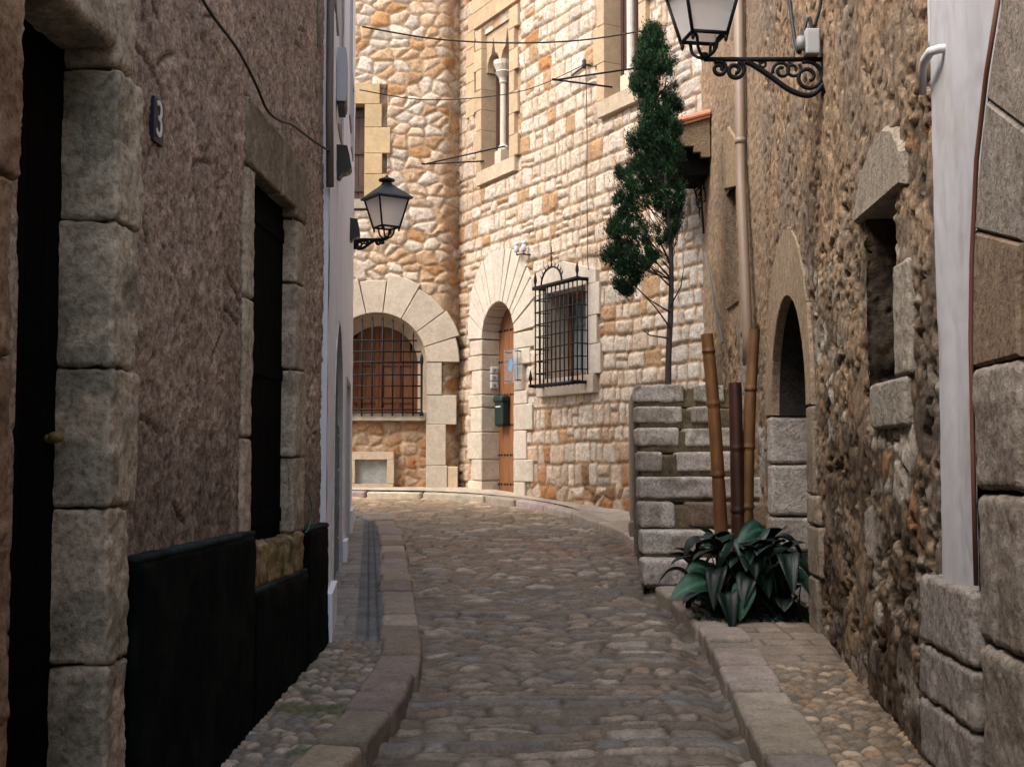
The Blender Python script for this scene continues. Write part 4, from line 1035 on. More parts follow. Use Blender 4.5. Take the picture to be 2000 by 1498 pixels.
# ================================================================== staircase
st = root('stone_staircase', 'steep flight of eight worn grey stone steps below the cypress', 'staircase', (1.45, 8.9, .7))
N_ST = [[(0, .98)], [(0, .56), (.60, .98)], [(0, .26), (.36, .98)], [(0, .98)], [(0, .20), (.32, .98)], [(0, .36), (.42, .98)], [(0, .42), (.50, .75)], [(0, .46), (.56, .85)]]
SC_ = (.53, .485, .43)
for i in range(8):
    m = MB(); y0 = 8.90 + .25 * i; x0 = .945 + .018 * i; zt = .884 + .196 * i; wid = 1.985 - x0
    m.rbox(FX, x0 + .02, 1.99, y0 + .026, y0 + .42, zt - .20, zt - .022, .02, .03, .010, (.17, .135, .085), 300 + i, 14, .5, (.06, .055, .03))
    for a, b in N_ST[i]:
        c = jc(SC_, .09) if not (i == 2 and a > 0) else jc((.19, .14, .10), .1)
        m.rbox(FX, x0 + a * wid, x0 + b * wid, y0, y0 + .30, zt - (.178, .168, .176, .165, .150, .140, .138, .145)[i], zt + .002 * (i % 3),   .022, .015, .007, c, 310 + i * 7 + int(a * 50), 11, .55, (.17, .135, .085))
    m.build('step', M['rubble'], st, smooth=True)
f = Fr((.955, 8.94), (1.09, 10.74), True)
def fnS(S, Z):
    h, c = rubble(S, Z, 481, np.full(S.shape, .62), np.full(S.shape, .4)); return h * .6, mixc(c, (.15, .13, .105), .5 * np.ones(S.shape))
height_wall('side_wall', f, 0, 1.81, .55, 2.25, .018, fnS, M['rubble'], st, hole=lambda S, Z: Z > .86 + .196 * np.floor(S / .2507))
m = MB(); m.prism([(1.08, 10.90), (1.99, 10.90), (1.99, 12.72), (1.9, 12.95), (1.30, 13.7)], .5, 2.245, (.22, .19, .15)); m.prism([(1.0, 9.0), (1.98, 9.0), (1.98, 10.9), (1.10, 10.9)], .3, .72, (.16, .13, .1))
m.build('landing', M['rubble'], st)
sb = MB(); sb.rbox(FX, 1.10, 1.30, 11.45, 11.65, .82, 1.04, .03, .03, .012, (.25, .21, .165), 377, 12)
sb = sb.build('stone_block', M['rubble'], None, True); sb['label'] = 'small rough loose stone block at the foot of the staircase side'; sb['category'] = 'stone'

# ================================================================== bamboo poles and planting
def bamboo(label, path, r, nodes, col):
    b = root('bamboo_pole', label, 'bamboo pole', path[0], 'bamboo poles in the planting bed')
    p = spline(path, .012); zs = p[:, 2]; R = np.full(len(p), r)
    for z in nodes: R = R + .0065 * np.exp(-((zs - z) / .010) ** 2) - .004 * np.exp(-((zs - z + .022) / .009) ** 2)
    m = MB(); t = np.clip((zs - zs[0]) / (zs[-1] - zs[0]), 0, 1)
    c = np.repeat(np.array([np.array(col) * (1 + .12 * math.sin(k * .07) + .1 * math.sin(k * .31)) for k in range(len(p))]), 16, 0)
    m.tube(p, R * (1.05 - .1 * t), c, 16, caps=False)
    m.lathe(p[-1] - (0, 0, .06), [(r * .72, 0), (r * .76, .061)], (.03, .015, .008), 14)
    m.build('culm', M['bamboo'], b, smooth=True)
    for z in nodes:
        m = MB(); k = int(np.argmin(np.abs(zs - z))); m.lathe(p[k] - (0, 0, .008), [(r * 1.04, 0), (r * 1.10, .004), (r * 1.04, .009)], np.array(col) * .35, 16)
        m.build('node_ring', M['bamboo'], b, smooth=True)
bamboo('tall leftmost bamboo pole with thick joint in front of the steps', [(1.37, 8.0, .6), (1.352, 8.0, 1.2), (1.32, 8.02, 1.9), (1.283, 8.05, 2.43)], .043, (2.315, 1.965, 1.51, 1.05), (.135, .057, .018))
bamboo('shortest dark reddish bamboo pole, middle of the three', [(1.475, 8.02, .6), (1.468, 8.02, 1.3), (1.462, 8.04, 2.11)], .046, (1.68, 1.28, .9), (.042, .015, .009))
bamboo('bamboo pole leaning right next to the dark arched doorway', [(1.50, 8.0, .6), (1.528, 8.02, 1.25), (1.555, 8.04, 1.9), (1.597, 8.06, 2.46)], .040, (2.07, 1.69, 1.30, .9), (.125, .06, .021))
BX0, BX1, BY0, BY1 = 1.16, 1.92, 7.55, 8.55
gxx, gyy = np.meshgrid(np.linspace(BX0, BX1, 50), np.linspace(BY0, BY1, 60))
ed = np.minimum(np.minimum(gxx - BX0, BX1 - gxx), np.minimum(gyy - BY0, BY1 - gyy))
struct(mesh_np('soil', np.stack((gxx, gyy, gz(gyy) + .03 + .10 * ss(0, .18, ed) + .025 * fbm(gxx * 12, gyy * 12, 3, 900)), -1).reshape(-1, 3), grid_faces(*gxx.shape, False), M['rubble'], None, np.tile((.02, .016, .011), (gxx.size, 1))))
def blade(mb, p0, p1, p2, L0, W, side, col, droop_fold=.3):
    """broad pleated leaf along the curve p0-p1-p2"""
    nu, nv = 15, 9; t = np.linspace(0, 1, nu)[:, None]
    p0, p1, p2 = map(np.array, (p0, p1, p2))
    C = (1 - t) ** 2 * p0 + 2 * t * (1 - t) * p1 + t * t * p2
    T_ = np.gradient(C, axis=0); T_ /= np.linalg.norm(T_, axis=1)[:, None]
    sd = np.array(side, float); S_ = sd - (T_ @ sd)[:, None] * T_; S_ /= np.linalg.norm(S_, axis=1)[:, None]; N_ = np.cross(T_, S_)
    v = np.linspace(-1, 1, nv)[None, :, None]
    wd = W * (np.sin(PI * np.clip(t, 0, 1) ** .75) ** .8)[:, :, None] * .5 + .002
    fold = (np.abs(v) * wd * droop_fold - .006 * np.cos(v * 9 + 5 * t[:, :, None]) * wd / W * 2)
    V = C[:, None] + S_[:, None] * v * wd + N_[:, None] * fold
    F = [(i * nv + j, i * nv + j + 1, (i + 1) * nv + j + 1, (i + 1) * nv + j) for i in range(nu - 1) for j in range(nv - 1)]
    cc = np.asarray(col)[None] * (1 + .25 * np.cos(np.tile(np.linspace(-1, 1, nv) * 16, nu)))[:, None]
    cc = np.where((np.abs(np.tile(np.linspace(-1, 1, nv), nu)) < .05)[:, None], np.asarray(col) * 2.0, cc)
    mb.add(V.reshape(-1, 3), F, np.clip(cc, 0, 1))
pl = root('leafy_plant', 'dark green broad leaved plant at the foot of the bamboo poles', 'plant', (1.5, 8.0, .68))
m = MB(); s_ = MB(); r = random.Random(5)
for k in range(130):
    bx = r.uniform(1.26, 1.80); by = r.uniform(7.62, 8.25); az = r.uniform(0, 2 * PI); z0 = float(gz(by)) + .08
    ph = r.uniform(.03, .36) * (1.15 if 1.35 < bx < 1.68 else .7); ln = r.uniform(.16, .26); out = r.uniform(.05, .16)
    dx, dy = math.cos(az), math.sin(az) * .8 - .25
    q0 = (bx + dx * out, by + dy * out, z0 + ph); q1 = (bx + dx * (out + ln * .55), by + dy * (out + ln * .55), z0 + ph + .10); q2 = (bx + dx * (out + ln * .95), by + dy * (out + ln * .95), z0 + ph - r.uniform(-.10, .22))
    if q2[0] > 1.87 or q1[0] > 1.87: continue
    g_ = r.uniform(.7, 1.3)
    blade(m, q0, q1, q2, ln, r.uniform(.11, .17), (-dy, dx, .1), np.array((.0035, .011, .006)) * g_ * (1 if r.random() > .06 else 3))
    s_.tube([(bx, by, z0 - .06), (bx + dx * out * .4, by + dy * out * .4, z0 + ph * .6), q0], [.006, .005, .004], (.02, .05, .02), 5)
HL = (.035, .09, .05)
blade(m, (1.30, 7.72, .83), (1.16, 7.62, .90), (.965, 7.56, .76), .36, .21, (0, .7, .7), HL, .2)
blade(m, (1.30, 7.74, .86), (1.20, 7.70, 1.0), (1.08, 7.66, .92), .3, .13, (0, .7, .7), (.02, .06, .036), .2)
blade(m, (1.42, 7.56, .86), (1.40, 7.48, .82), (1.365, 7.44, .64), .26, .14, (1, 0, .1), (.02, .075, .04), .3)
blade(m, (1.66, 7.58, .92), (1.76, 7.52, .92), (1.84, 7.5, .78), .28, .11, (0, .7, .7), (.018, .06, .03), .25)
blade(m, (1.58, 7.66, 1.16), (1.50, 7.56, 1.22), (1.37, 7.52, 1.10), .3, .15, (.1, .6, .8), (.014, .045, .03), .25)
blade(m, (1.40, 7.74, 1.15), (1.28, 7.7, 1.10), (1.16, 7.68, 1.06), .3, .035, (0, .6, .8), (.012, .04, .026), .25)
blade(m, (1.58, 7.70, 1.16), (1.50, 7.6, 1.22), (1.44, 7.52, .98), .3, .15, (.9, -.3, .1), (.010, .03, .019), .2)
blade(m, (1.45, 7.66, 1.12), (1.44, 7.56, 1.14), (1.42, 7.5, .93), .3, .15, (.95, -.3, .1), (.013, .042, .026), .25)
m.build('foliage', M['leaf'], pl, smooth=True); s_.build('stem', M['leaf'], pl, smooth=True)
m = MB()
for k in range(900):
    x = r.uniform(1.12, 1.86); y = 7.50 + abs(r.gauss(0, .16)); z = float(gz(y)) + r.uniform(.05, .15) * min(1, (y - 7.4) * 4); a = r.uniform(0, 2 * PI); q = r.uniform(.010, .024)
    up = r.uniform(-.2, .9); d = np.array((math.cos(a), math.sin(a), up)); e = np.array((-math.sin(a), math.cos(a), r.uniform(-.3, .3))); p = np.array((x, y, z))
    g_ = (.09, .13, .02) if r.random() < .05 and x < 1.35 else np.array((.012, .03, .014)) * r.uniform(.6, 1.5)
    m.add([p - d * q, p + e * q * .6, p + d * q, p - e * q * .6], [(0, 1, 2, 3)], np.array(g_))
gc = struct(m.build('ground_cover', M['needle'], None), 'stuff'); gc['label'] = 'small dark ground cover along the edge of the planting bed'; gc['category'] = 'ground cover'

# ================================================================== cypress on the stair head
tr = root('cypress_tree', 'slim irregular dark green cypress growing at the top of the steps', 'tree', (1.38, 10.85, 2.25))
def xz(u, v, d=10.85): return ((u - 1000) / 2400 * d * 1.002, 1.6 + (900 - v) / 2400 * d)
TP = [(1305, 757), (1307, 690), (1312, 600), (1313, 500), (1308, 420), (1302, 340), (1292, 260), (1285, 180), (1278, 100), (1276, 50)]
m = MB(); P_ = [(xz(*p)[0], 10.85 + .02 * math.sin(i), xz(*p)[1]) for i, p in enumerate(TP)]; P_[0] = (P_[0][0], P_[0][1], 2.2)
ps = spline(P_, .06); m.tube(ps, np.linspace(.030, .006, len(ps)), (.055, .048, .04), 9)
m.build('trunk', M['bark'], tr, smooth=True)
PR = [(42, 1270, 1287), (70, 1256, 1300), (100, 1246, 1318), (140, 1243, 1326), (180, 1250, 1330), (210, 1258, 1324), (235, 1250, 1328), (262, 1232, 1330), (300, 1222, 1338), (340, 1208, 1342), (380, 1210, 1340), (410, 1196, 1338), (450, 1192, 1330), (490, 1186, 1318), (520, 1192, 1300), (545, 1205, 1278), (570, 1222, 1262)]
pv = np.array(PR, float)
m = MB(); br = MB(); rg = np.random.default_rng(3)
LV = []; LC = []
def spray(c, d, size, nl, g_):
    """a tuft of short needle-covered twigs about c leaning along d"""
    for _ in range(nl):
        o = rg.normal(0, 1, 3) * np.array((.8, .8, 1.0)) * size * .45; p = np.array(c) + o
        dd = np.array(d) + rg.normal(0, .45, 3); dd /= np.linalg.norm(dd)
        e = np.cross(dd, rg.normal(0, 1, 3)); e /= np.linalg.norm(e) + 1e-9
        l = rg.uniform(.014, .036); w = rg.uniform(.0025, .0055)
        LV.append((p - e * w, p + e * w, p + dd * l + e * w * .3, p + dd * l - e * w * .3)); LC.append(np.array((.008, .034, .010)) * (1 if rg.random() > .12 else np.array((2.2, 1.5, 1.1))) * g_ * rg.uniform(.6, 1.4))
cnt = 0
for k in range(900):
    v = rg.uniform(42, 575); lo = np.interp(v, pv[:, 0], pv[:, 1]); hi = np.interp(v, pv[:, 0], pv[:, 2]); lo += 11 * math.sin(v * .11) * (v > 80); hi += 9 * math.sin(v * .13 + 1.2) * (v > 80)
    q = rg.uniform(-1, 1); q = math.copysign(abs(q) ** .7, q)
    u = (lo + hi) / 2 + q * (hi - lo) / 2 * .92
    if fbm(np.array(u / 26.), np.array(v / 30.), 2, 5) < -.28 and v > 90: continue
    if v > 470 and u > 1262 + (530 - v) * .7: continue
    x, z = xz(u, v); hw_ = (hi - lo) / 2 / 2400 * 10.85
    y = 10.85 + rg.uniform(-1, 1) * math.sqrt(max(0, 1 - q * q)) * min(hw_, .24) * .9
    tx = float(np.interp(z, ps[:, 2], ps[:, 0])); out = np.array((x - tx, y - 10.85, 0)); out /= np.linalg.norm(out) + .05
    d = out * .55 + np.array((0, 0, 1.0)); g_ = rg.uniform(.45, 1.55)
    spray((x, y, z), d, rg.uniform(.04, .09), int(rg.uniform(90, 160)), g_)
    if k % 5 == 0 and z > 3.45:
        zb = max(z - .25 - .5 * abs(x - tx), 3.2); xb = float(np.interp(zb, ps[:, 2], ps[:, 0]))
        br.tube([(xb, 10.85, zb), ((xb + x) / 2 + .02, (10.85 + y) / 2, (zb + z) / 2 - .05), (x, y, z)], [.005, .004, .002], (.05, .043, .035), 5)
for pts in ([(1310, 640), (1280, 600), (1240, 560)], [(1312, 560), (1280, 530), (1252, 505)], [(1313, 520), (1290, 470), (1275, 430)], [(1311, 610), (1268, 585), (1225, 545)], [(1309, 600), (1330, 560), (1336, 520)], [(1304, 660), (1268, 655), (1255, 646)], [(1312, 480), (1330, 430), (1338, 390)]):
    br.tube([(xz(*p)[0], 10.85 - .04 * i, xz(*p)[1]) for i, p in enumerate(pts)], [.008, .006, .003], (.05, .043, .035), 6)
br.build('branch', M['bark'], tr, smooth=True)
LV = np.array(LV).reshape(-1, 3); nF = len(LC)
mesh_np('crown', LV, np.arange(nF * 4).reshape(-1, 4), M['needle'], tr, np.repeat(np.array(LC), 4, 0), smooth=False)

# ================================================================== street lamps
def lantern(label, wall_p, end_p, zrot, L_arm, scale=1.0):
    lp = root('wall_lamp', label, 'street lamp', wall_p, 'street lamps on wall brackets')
    wp = np.array(wall_p, float); ep = np.array(end_p, float); ax = ep - wp; ax /= np.linalg.norm(ax)
    K = (0, 0, 0)
    def Q(pts):                                          # bracket plane: a from the wall, z
        pts = np.array(pts, float); return wp + ax * pts[:, :1] + np.array((0, 0, 1.)) * pts[:, 1:2]
    k = L_arm / .64
    b = MB()
    b.tube(Q([(-.03, 0), (L_arm, 0)]), .014, K, 8)
    b.tube(Q([(0, .03), (0, -.20 * k)]), .016, K, 6)
    b.tube(Q(spline(np.array([(0, -.13), (.05, -.185), (.11, -.195), (.195, -.16), (.29, -.09), (.38, -.03), (.42, -.012)]) * k, .01)), .016, K, 6)
    def spiral(cx, cz, r0, r1, a0, turns, th):
        t = np.linspace(0, 1, 34); a = a0 + turns * 2 * PI * t; r = r0 + (r1 - r0) * t
        b.tube(Q(np.stack((cx + r * np.cos(a), cz + r * np.sin(a)), -1) * k), th, K, 6)
    spiral(.085, -.095, .085, .022, 1.2, 1.5, .012); spiral(.225, -.062, .05, .014, -.3, 1.4, .010); spiral(.165, -.055, .045, .014, 2.4, 1.2, .009)
    spiral(.475, -.060, .052, .014, 1.9, 1.45, .013); spiral(.56, -.052, .044, .013, .9, 1.45, .012); spiral(.33, -.028, .024, .008, .5, 1.3, .008)
    b.build('bracket', M['iron'], lp, smooth=True)
    c, s = math.cos(zrot), math.sin(zrot)
    def W(x, y, z): return ep + np.array((c * x - s * y, s * x + c * y, z)) * np.array((.86, .86, 1.0))
    zb, zt, rb, rt = .125, .42, .113, .198
    m = MB()
    cr = [(-1, -1), (1, -1), (1, 1), (-1, 1)]
    for i in range(4):
        a, q = cr[i], cr[(i + 1) % 4]
        m.tube([W(a[0] * rb, a[1] * rb, zb - .02), W(a[0] * rt, a[1] * rt, zt)], .0105, K, 6)
        m.tube([W(a[0] * rb, a[1] * rb, zb), W(q[0] * rb, q[1] * rb, zb)], .011, K, 6)
        m.tube([W(a[0] * rt, a[1] * rt, zt), W(q[0] * rt, q[1] * rt, zt)], .012, K, 6)
        m.tube([W(a[0] * rb, a[1] * rb, zb), W(a[0] * rb * .98, a[1] * rb * .98, zb - .035), W(a[0] * rb * .98, a[1] * rb * .98, zb - .05)], [.010, .012, .004], K, 6)
        m.tube([W(*p) for p in spline([(a[0] * rb * .8, a[1] * rb * .8, zb - .005), (a[0] * rb * .62, a[1] * rb * .62, zb - .02), (a[0] * rb * .55, a[1] * rb * .55, zb - .07), (a[0] * rb * .3, a[1] * rb * .3, zb - .105), (0, 0, zb - .113)], .015)], .0095, K, 6)
    m.tube([W(0, 0, zb - .125), W(0, 0, zb - .09)], .022, K, 8)
    m.build('lantern_frame', M['iron'], lp, smooth=True)
    for i in range(4):
        a, q = cr[i], cr[(i + 1) % 4]; g = MB()
        g.poly([W(a[0] * rb * .97, a[1] * rb * .97, zb), W(q[0] * rb * .97, q[1] * rb * .97, zb), W(q[0] * rt * .97, q[1] * rt * .97, zt), W(a[0] * rt * .97, a[1] * rt * .97, zt)], (.8, .8, .8)); g.build('glass_pane', M['frosted'], lp)
    h = MB(); lv = [(.235, zt - .004), (.235, zt + .012), (.175, zt + .06), (.10, zt + .115), (.055, zt + .15), (.05, zt + .165)]
    V = [W(x * w, y * w, z) for w, z in lv for x, y in cr]
    h.add(V, [(4 * i + j, 4 * i + (j + 1) % 4, 4 * i + 4 + (j + 1) % 4, 4 * i + 4 + j) for i in range(len(lv) - 1) for j in range(4)] + [(3, 2, 1, 0)], (.03, .04, .042))
    h.lathe(W(0, 0, 0), [(.05, zt + .16), (.045, zt + .175), (.085, zt + .19), (.085, zt + .205), (.05, zt + .222), (.022, zt + .23), (.01, zt + .25)], (.012, .014, .015), 14)
    h.build('hood', M['painted'], lp)
    return lp
lantern('near wall lantern on a long scrolled iron bracket above the dark arched doorway', (1.752, 6.78, 3.85), (1.08, 6.78, 3.85), math.radians(10), .672)
lantern('far wall lantern with frosted panes on the corner of the white house', (-1.625, 12.6, 3.885), (-1.30, 12.6, 3.885), math.radians(33), .325)
jb = MB(); jb.rbox(FX, 1.64, 1.72, 6.72, 6.80, 3.865, 4.01, .01, .03, 0, (.34, .33, .32), 1); jb.box(FX, 1.60, 1.64, 6.735, 6.785, 3.90, 3.97, (.25, .24, .23))
jb = jb.build('junction_box', M['plastic'], None, True); jb['label'] = 'pale grey junction box standing on the near lamp bracket'; jb['category'] = 'junction box'
def thing(o, label, cat, group=None):
    o['label'] = label; o['category'] = cat
    if group: o['group'] = group
    return o
def wire(name, pts, r, col, label, cat, seg=6, step=.05):
    m = MB(); m.tube(spline(pts, step), r, col, seg); return thing(m.build(name, M['plastic'], None, True), label, cat)
wire('power_cable', [(1.56, 6.92, 4.9), (1.585, 6.9, 4.35), (1.60, 6.84, 4.02), (1.615, 6.79, 3.89), (1.63, 6.78, 3.94), (1.655, 6.78, 4.06), (1.675, 6.78, 4.09), (1.69, 6.78, 4.01)], .011, (.03, .03, .033), 'grey cable hanging beside the junction box of the near lamp', 'cable', step=.02)
wire('power_cable', [(1.70, 6.78, 4.03), (1.715, 6.74, 4.09), (1.73, 6.7, 4.2), (1.73, 6.5, 4.5)], .010, (.03, .03, .033), 'thick grey cable slanting up the rubble wall from the junction box', 'cable', step=.03)
pA = (-1.60, 12.85, 6.22); pB = tuple(FB.P(4.83, 6.33, .08))
wire('overhead_wire', [pA, (-.83, 13.0, 6.14), (0.0, 13.1, 6.13), (.80, 13.2, 6.2), pB], .009, (.02, .02, .02), 'upper dark wire strung across from the white house to the stone house', 'wire')
pC = tuple(FB.P(3.36, 6.35, .09))
wire('overhead_wire', [(-1.64, 13.0, 5.58), (-.9, 13.5, 5.62), (.1, 14.1, 5.9), pC], .006, (.03, .03, .03), 'thin lower wire strung to the insulator between the windows', 'wire')
wire('wall_cable', [tuple(FB.P(s, z, .075)) for s, z in ((3.36, 6.30), (3.38, 5.5), (3.37, 4.8), (3.385, 4.3), (3.38, 4.02), (3.40, 3.86))], .006, (.06, .05, .04), 'thin vertical cable running down the stone wall to the barred window', 'cable')
ins = MB()
for s in (4.80, 4.72): ins.tube(FB.P([s, s], [6.30, 6.38], [.0, .09]), .02, (.03, .03, .03), 7)
ins.lathe(FB.P(4.83, 6.30, .09), [(.03, -.05), (.035, 0), (.02, .03), (.032, .05), (.01, .09)], (.03, .03, .032), 10); ins.tube(FB.P([4.83, 4.9, 4.93, 4.92], [6.30, 6.15, 5.95, 5.8], [.09, .07, .06, .06]), .012, (.02, .02, .02), 6)
thing(ins.build('insulator', M['plastic'], None, True), 'dark cable insulator beside the tip of the cypress', 'insulator')
ins = MB(); ins.tube(FB.P([3.36, 3.36], [6.35, 6.35], [0, .10]), .014, (.03, .03, .03), 7); ins.lathe(FB.P(3.36, 6.34, .10), [(.02, -.04), (.03, 0), (.02, .03), (.028, .05), (.008, .08)], (.03, .03, .03), 10); ins.tube(FB.P([3.1, 3.36], [6.28, 6.33], [.12, .10]), .011, (.03, .03, .03), 6)
thing(ins.build('insulator', M['plastic'], None, True), 'small black insulator on the pale wall between the two upper windows', 'insulator')
pi_ = root('insulator_bracket', 'two white porcelain insulators on a small iron bracket above the arched door', 'insulator', FB.P(1.9, 4.3, .05))
b = MB(); b.tube(FB.P([1.95, 1.88, 1.80, 1.70], [4.26, 4.27, 4.285, 4.29], [0, .06, .10, .12]), .011, (0, 0, 0), 6)
for s, h in ((1.70, .12), (1.84, .09)): b.tube(FB.P([s, s], [4.285, 4.36], [h, h]), .008, (0, 0, 0), 6)
b.build('bracket', M['iron'], pi_, smooth=True)
for s, h in ((1.70, .12), (1.84, .09)):
    b = MB(); b.lathe(FB.P(s, 4.32, h), [(.026, 0), (.035, .01), (.036, .07), (.026, .085), (.026, .093), (.034, .10), (.028, .125), (.008, .135)], (.50, .49, .47), 14); b.build('porcelain_bell', M['painted'], pi_, smooth=True)
for s0, s1, z, tip, nm in ((.56, 1.18, 5.82, (-.03, .66), 'iron drying bracket projecting below the twin lancet window'), (3.85, 4.42, 5.98, (3.75, .72), 'iron drying bracket projecting from the tall window by the cypress')):
    b = MB(); t_ = FB.P(tip[0], z - .02, tip[1])
    b.tube([FB.P(s0, z - .03, .02), t_], .011, (0, 0, 0), 6); b.tube([FB.P(s1, z + .04, .02), t_], .011, (0, 0, 0), 6); b.tube([t_, t_ + (FB.P(0, 0, .05) - FB.P(0, 0, 0))], .014, (0, 0, 0), 6)
    thing(b.build('iron_bracket', M['iron'], None, True), nm, 'bracket', 'drying brackets at the upper windows')

# small fixtures
mb_ = root('mailbox', 'dark green mailbox hanging in the arched wooden doorway', 'mailbox', FB.P(.72, 2.2, -.25))
m = MB(); m.rbox(FB, .62, .86, -.232, -.11, 2.08, 2.42, .03, .03, 0, (.006, .018, .014), 1); m.build('body', M['painted'], mb_, smooth=True)
m = MB(); m.rbox(FB, .605, .875, -.235, -.09, 2.40, 2.50, .035, .03, 0, (.008, .024, .019), 2); m.build('lid', M['painted'], mb_, smooth=True)
m = MB(); m.box(FB,   .67, .81, -.112, -.106, 2.335, 2.352, (.5, .5, .48)); m.build('letter_slot', M['painted'], mb_)
ic = root('intercom', 'white intercom of three stacked boxes on the door reveal', 'intercom', FB.P(.55, 2.75, -.22))
m = MB()
for k in range(3): m.rbox(FB, .537, .572, -.20, -.09, 2.60 + k * .105, 2.695 + k * .105, .012, .03, 0, (.46, .46, .43), 3)
m.build('housing', M['plastic'], ic, smooth=True)
for k in range(3):
    m = MB(); m.box(FB, .571, .576, -.165, -.125, 2.625 + k * .105, 2.67 + k * .105, (.2, .2, .19)); m.build('button', M['plastic'], ic)
pq = root('glass_plaque', 'clear acrylic wall plaque with a blue emblem beside the arched door', 'plaque', FB.P(1.55, 2.85, .1))
m = MB(); m.box(FB, 1.36, 1.72, .115, .123, 2.62, 3.06, (.9, .9, .9)); m.build('acrylic_sheet', M['acrylic'], pq)
m = MB(); t = np.linspace(0, 2 * PI, 18, endpoint=False)
m.poly(FB.P(1.545 + .055 * np.cos(t) * (1 + .2 * np.sin(2 * t)), 2.855 + .085 * np.sin(t), np.full(18, .126)), (.09, .25, .44)); m.box(FB, 1.68, 1.70, .1235, .126, 2.68, 2.93, (.2, .33, .46)); m.build('emblem', M['painted'], pq)
for s in (1.40, 1.68):
    for z in (2.65, 3.03):
        m = MB(); m.tube(FB.P([s, s], [z, z], [.03, .128]), .009, (.03, .03, .03), 6); m.build('standoff_bolt', M['iron'], pq)
np_ = root('number_plate', 'small dark blue house number tile reading 3 on the brown render', 'number plate', FL.P(2.10, 2.745, .03))
m = MB(); m.rbox(FL, 2.052, 2.150, -.04, -.015, 2.67, 2.822, .002, .03, 0, (.010, .012, .03), 1); m.build('tile', M['painted'], np_)
cu = bpy.data.curves.new('numeral', 'FONT'); cu.body = '3'; cu.size = .175; cu.align_x = 'CENTER'; cu.align_y = 'CENTER'; cu.extrude = .0015
cu.materials.append(material('white_enamel', .4, 0, 30, .02, 5, color=(.6, .6, .58)))
tmp = bpy.data.objects.new('numeral', cu); COL.objects.link(tmp); bpy.context.view_layer.update()
nme = bpy.data.meshes.new_from_object(tmp.evaluated_get(bpy.context.evaluated_depsgraph_get())); bpy.data.objects.remove(tmp); bpy.data.curves.remove(cu); nme.name = 'numeral'
no = bpy.data.objects.new('numeral', nme); COL.objects.link(no); no.parent = np_
pt = FL.P(2.101, 2.746, -.0128) - wl(np_); no.location = pt
no.rotation_euler = (PI / 2, 0, math.atan2(FL.t[1], FL.t[0])); no.scale = (.86, 1.02, 1)
bxm = MB(); bxm.box(FW, .60, .92, .012, .068, 3.86, 4.20, (.36, .375, .40)); bxm.box(FW, .62, .90, .015, .06, 3.835, 3.86, (.03, .03, .03)); bxm.box(FW, .605, .915, .068, .072, 3.88, 4.18, (.33, .345, .37))
thing(bxm.build('meter_box', M['plastic'], None), 'grey electrical box high on the white house wall', 'electrical box')
for i, (s, z, nm) in enumerate(((1.0, 3.66, 'nearer dark hooded wall light on the white house'), (4.36, 3.84, 'farther dark hooded wall light just below the far lantern'))):
    w = root('wall_light', nm, 'wall light', FW.P(s, z, .01), 'hooded lights on the white house')
    m = MB(); pr = [(0, .005), (.07, .0), (.085, -.06), (.10, -.145), (.085, -.165), (.04, -.18), (.02, -.21), (0, -.20)]; n = len(pr)
    V = [FB.P(0, 0, 0)] * 0
    A_ = np.array([FW.P(s - .07, z + b, a) for a, b in pr]); B_ = np.array([FW.P(s + .07, z + b, a) for a, b in pr])
    m.add(np.concatenate((A_, B_)), [(j, (j + 1) % n, n + (j + 1) % n, n + j) for j in range(n)] + [tuple(range(n - 1, -1, -1)), tuple(range(n, 2 * n))], (.018, .018, .013)); m.build('hood', M['painted'], w)
    m = MB(); m.box(FW, s - .05, s + .05, .03, .08, z - .172, z - .162, (.25, .24, .2)); m.build('lens', M['frosted'], w)
lc = [(2.36, 3.36), (2.62, 3.28), (2.98, 3.20), (3.3, 3.24), (3.60, 3.24), (3.95, 3.235), (4.3, 3.255), (4.93, 3.36)]
LCP = [(380, 0), (440, 62), (470, 130), (500, 195), (530, 228), (560, 245), (600, 270), (636, 298)]
import math as _m
def onL(u, v):
    th = _m.atan(151 / 2400); a = 749 - v; d = np.array((u - 1000, 2400 * _m.cos(th) - a * _m.sin(th), 2400 * _m.sin(th) + a * _m.cos(th))); n = np.array((*FL.n, 0)); o = np.array((*FL.o, 1.6))
    t = (np.dot(np.array((*FL.o, 0)) - np.array((0, 0, 0)), n)) / np.dot(d, n); p = d * t + np.array((0, 0, 1.6)); return np.array((np.dot(p[:2] - FL.o, FL.t), p[2]))
CB = [(2.40, 3.30), (2.80, 3.255)]
wire('wall_cable', [tuple(FL.P(s, z, .03)) for s, z in ((2.10, 3.42), (2.423, 3.291), (2.90, 3.27), (3.20, 3.22), (3.42, 3.165), (3.68, 3.19), (3.933, 3.24), (4.40, 3.29), (4.974, 3.363))], .0065, (.012, .012, .013), 'black cable sagging along the brown rendered wall', 'cable')
wire('green_string', [tuple(FL.P(4.52, z, .03 + .006 * math.sin(z * 9))) for z in (4.9, 4.5, 4.2, 3.95, 3.83)], .004, (.01, .16, .09), 'thin green string hanging on the brown rendered wall', 'string')
wire('green_string', [tuple(FL.P(4.22 + .16 * math.sin(a), 1.34 + .10 * math.cos(a), .05)) for a in np.linspace(0, 3.1, 9)], .0035, (.01, .13, .08), 'thin green loop of string at the foot of the barred dark window', 'string', step=.02)
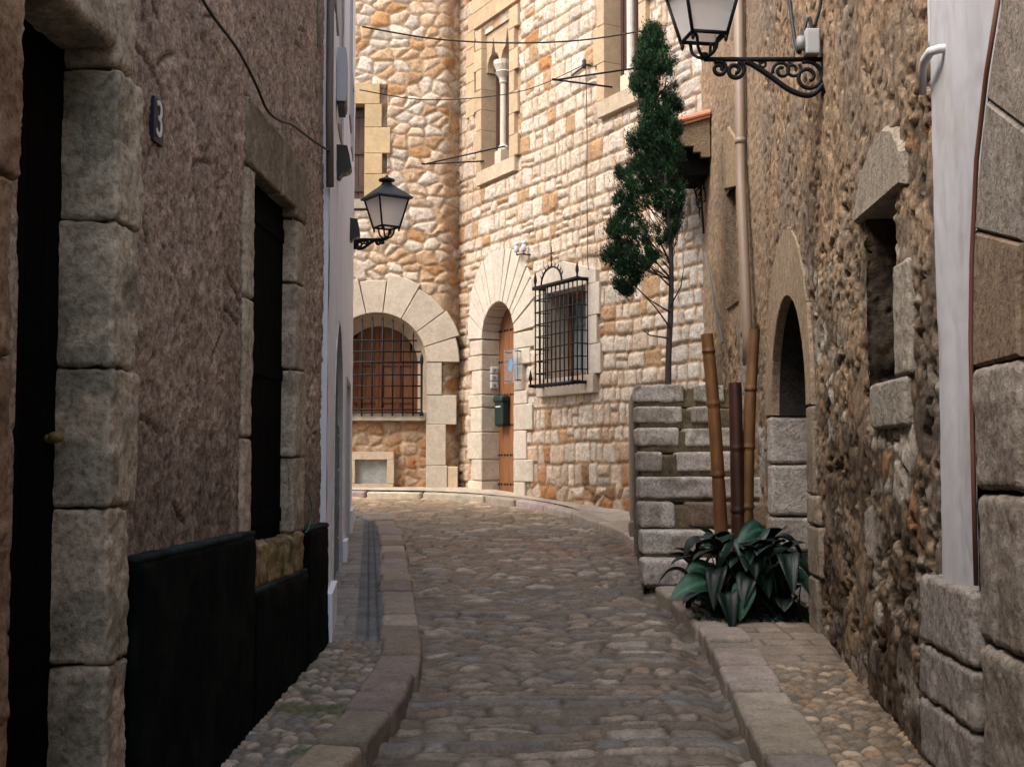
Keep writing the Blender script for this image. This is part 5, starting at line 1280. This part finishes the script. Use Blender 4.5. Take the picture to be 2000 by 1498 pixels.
cn = MB(); cn.tube(spline([tuple(FR.P(s, z, h)) for s, z, h in ((2.462, 5.2, .03), (2.466, 4.2, .03), (2.468, 3.3, .03), (2.47, 3.12, .03))], .1), .008, (.42, .41, .42), 7); cn.tube([FR.P(*q) for q in ((2.27, 3.055, .0), (2.272, 3.055, .05), (2.30, 3.055, .075), (2.37, 3.045, .078), (2.41, 3.03, .075), (2.475, 2.955, .06))], [.016, .016, .0165, .0165, .015, .014], (.50, .48, .48), 10)
thing(cn.build('conduit', M['plastic'], None, True), 'white plastic conduit with bent spout on the white plaster beside the granite arch', 'pipe')
vn_ = MB(); rv = random.Random(8)
for k in range(46):
    s = 3.05 + rv.uniform(-.16, .16); z = rv.uniform(4.15, 4.85); h = rv.uniform(.02, .09); d = np.array((rv.uniform(-.06, .06), rv.uniform(-.18, .22), rv.uniform(-.02, .05)))
    vn_.tube([FR2.P(s, z, h), FR2.P(s + d[0] * .5 + .02, z + d[1] * .5, h + d[2]), FR2.P(s + d[0], z + d[1], h + d[2] * .6)], [.011, .008, .003], (.018, .012, .009), 4)
vn_.tube([FR2.P(3.05, 3.9, .03), FR2.P(3.1, 4.4, .05), FR2.P(3.02, 4.95, .04)], .012, (.02, .014, .01), 5)
thing(vn_.build('dried_vine', M['bark'], None, True), 'dark dried vine clinging to the brown wall beside the tiled canopy', 'vine')
rod = MB(); rod.tube([(1.90, 12.0, 3.65), (1.875, 10.9, 2.65)], .012, (.13, .12, .12), 6)
thing(rod.build('metal_rod', M['plastic'], None, True), 'thin metal rod leaning in the corner at the head of the steps', 'rod')

# ================================================================== light, sky, camera
w = bpy.data.worlds.new('World'); SC.world = w; w.use_nodes = True
nt = w.node_tree; bg = nt.nodes['Background']; sky = nt.nodes.new('ShaderNodeTexSky'); sky.sky_type = 'NISHITA'; sky.sun_disc = False
SUN = np.array((-.62, -.42, 1.0)); SUN /= np.linalg.norm(SUN)
el = math.asin(SUN[2]); sky.sun_elevation = el; sky.sun_rotation = math.atan2(SUN[0], SUN[1]); sky.dust_density = 3.; sky.ozone_density = .6
hs = nt.nodes.new('ShaderNodeHueSaturation'); hs.inputs['Saturation'].default_value = .55; nt.links.new(sky.outputs[0], hs.inputs['Color']); nt.links.new(hs.outputs[0], bg.inputs['Color']); bg.inputs['Strength'].default_value = .15
ld = bpy.data.lights.new('sun', 'SUN'); ld.energy = 0.76; ld.angle = math.radians(22); ld.color = (1, .95, .89)
lo = bpy.data.objects.new('sun', ld); COL.objects.link(lo)
from mathutils import Vector
lo.rotation_euler = Vector(-SUN).to_track_quat('-Z', 'Y').to_euler()
cd = bpy.data.cameras.new('camera'); cam = bpy.data.objects.new('camera', cd); COL.objects.link(cam)
cd.sensor_width = 36; cd.lens = 43.2; cd.clip_start = .05; cd.clip_end = 1000
cam.location = (0, 0, 1.6); cam.rotation_euler = (PI / 2 + math.atan(151 / 2400), 0, 0)
SC.camera = cam
SC.view_settings.view_transform = 'Standard'; SC.view_settings.look = 'None'; SC.view_settings.gamma = 1; SC.view_settings.use_curve_mapping = False
SC.view_settings.exposure = 1.88
SC.cycles.max_bounces = 6; SC.cycles.diffuse_bounces = 4; SC.cycles.use_denoising = True
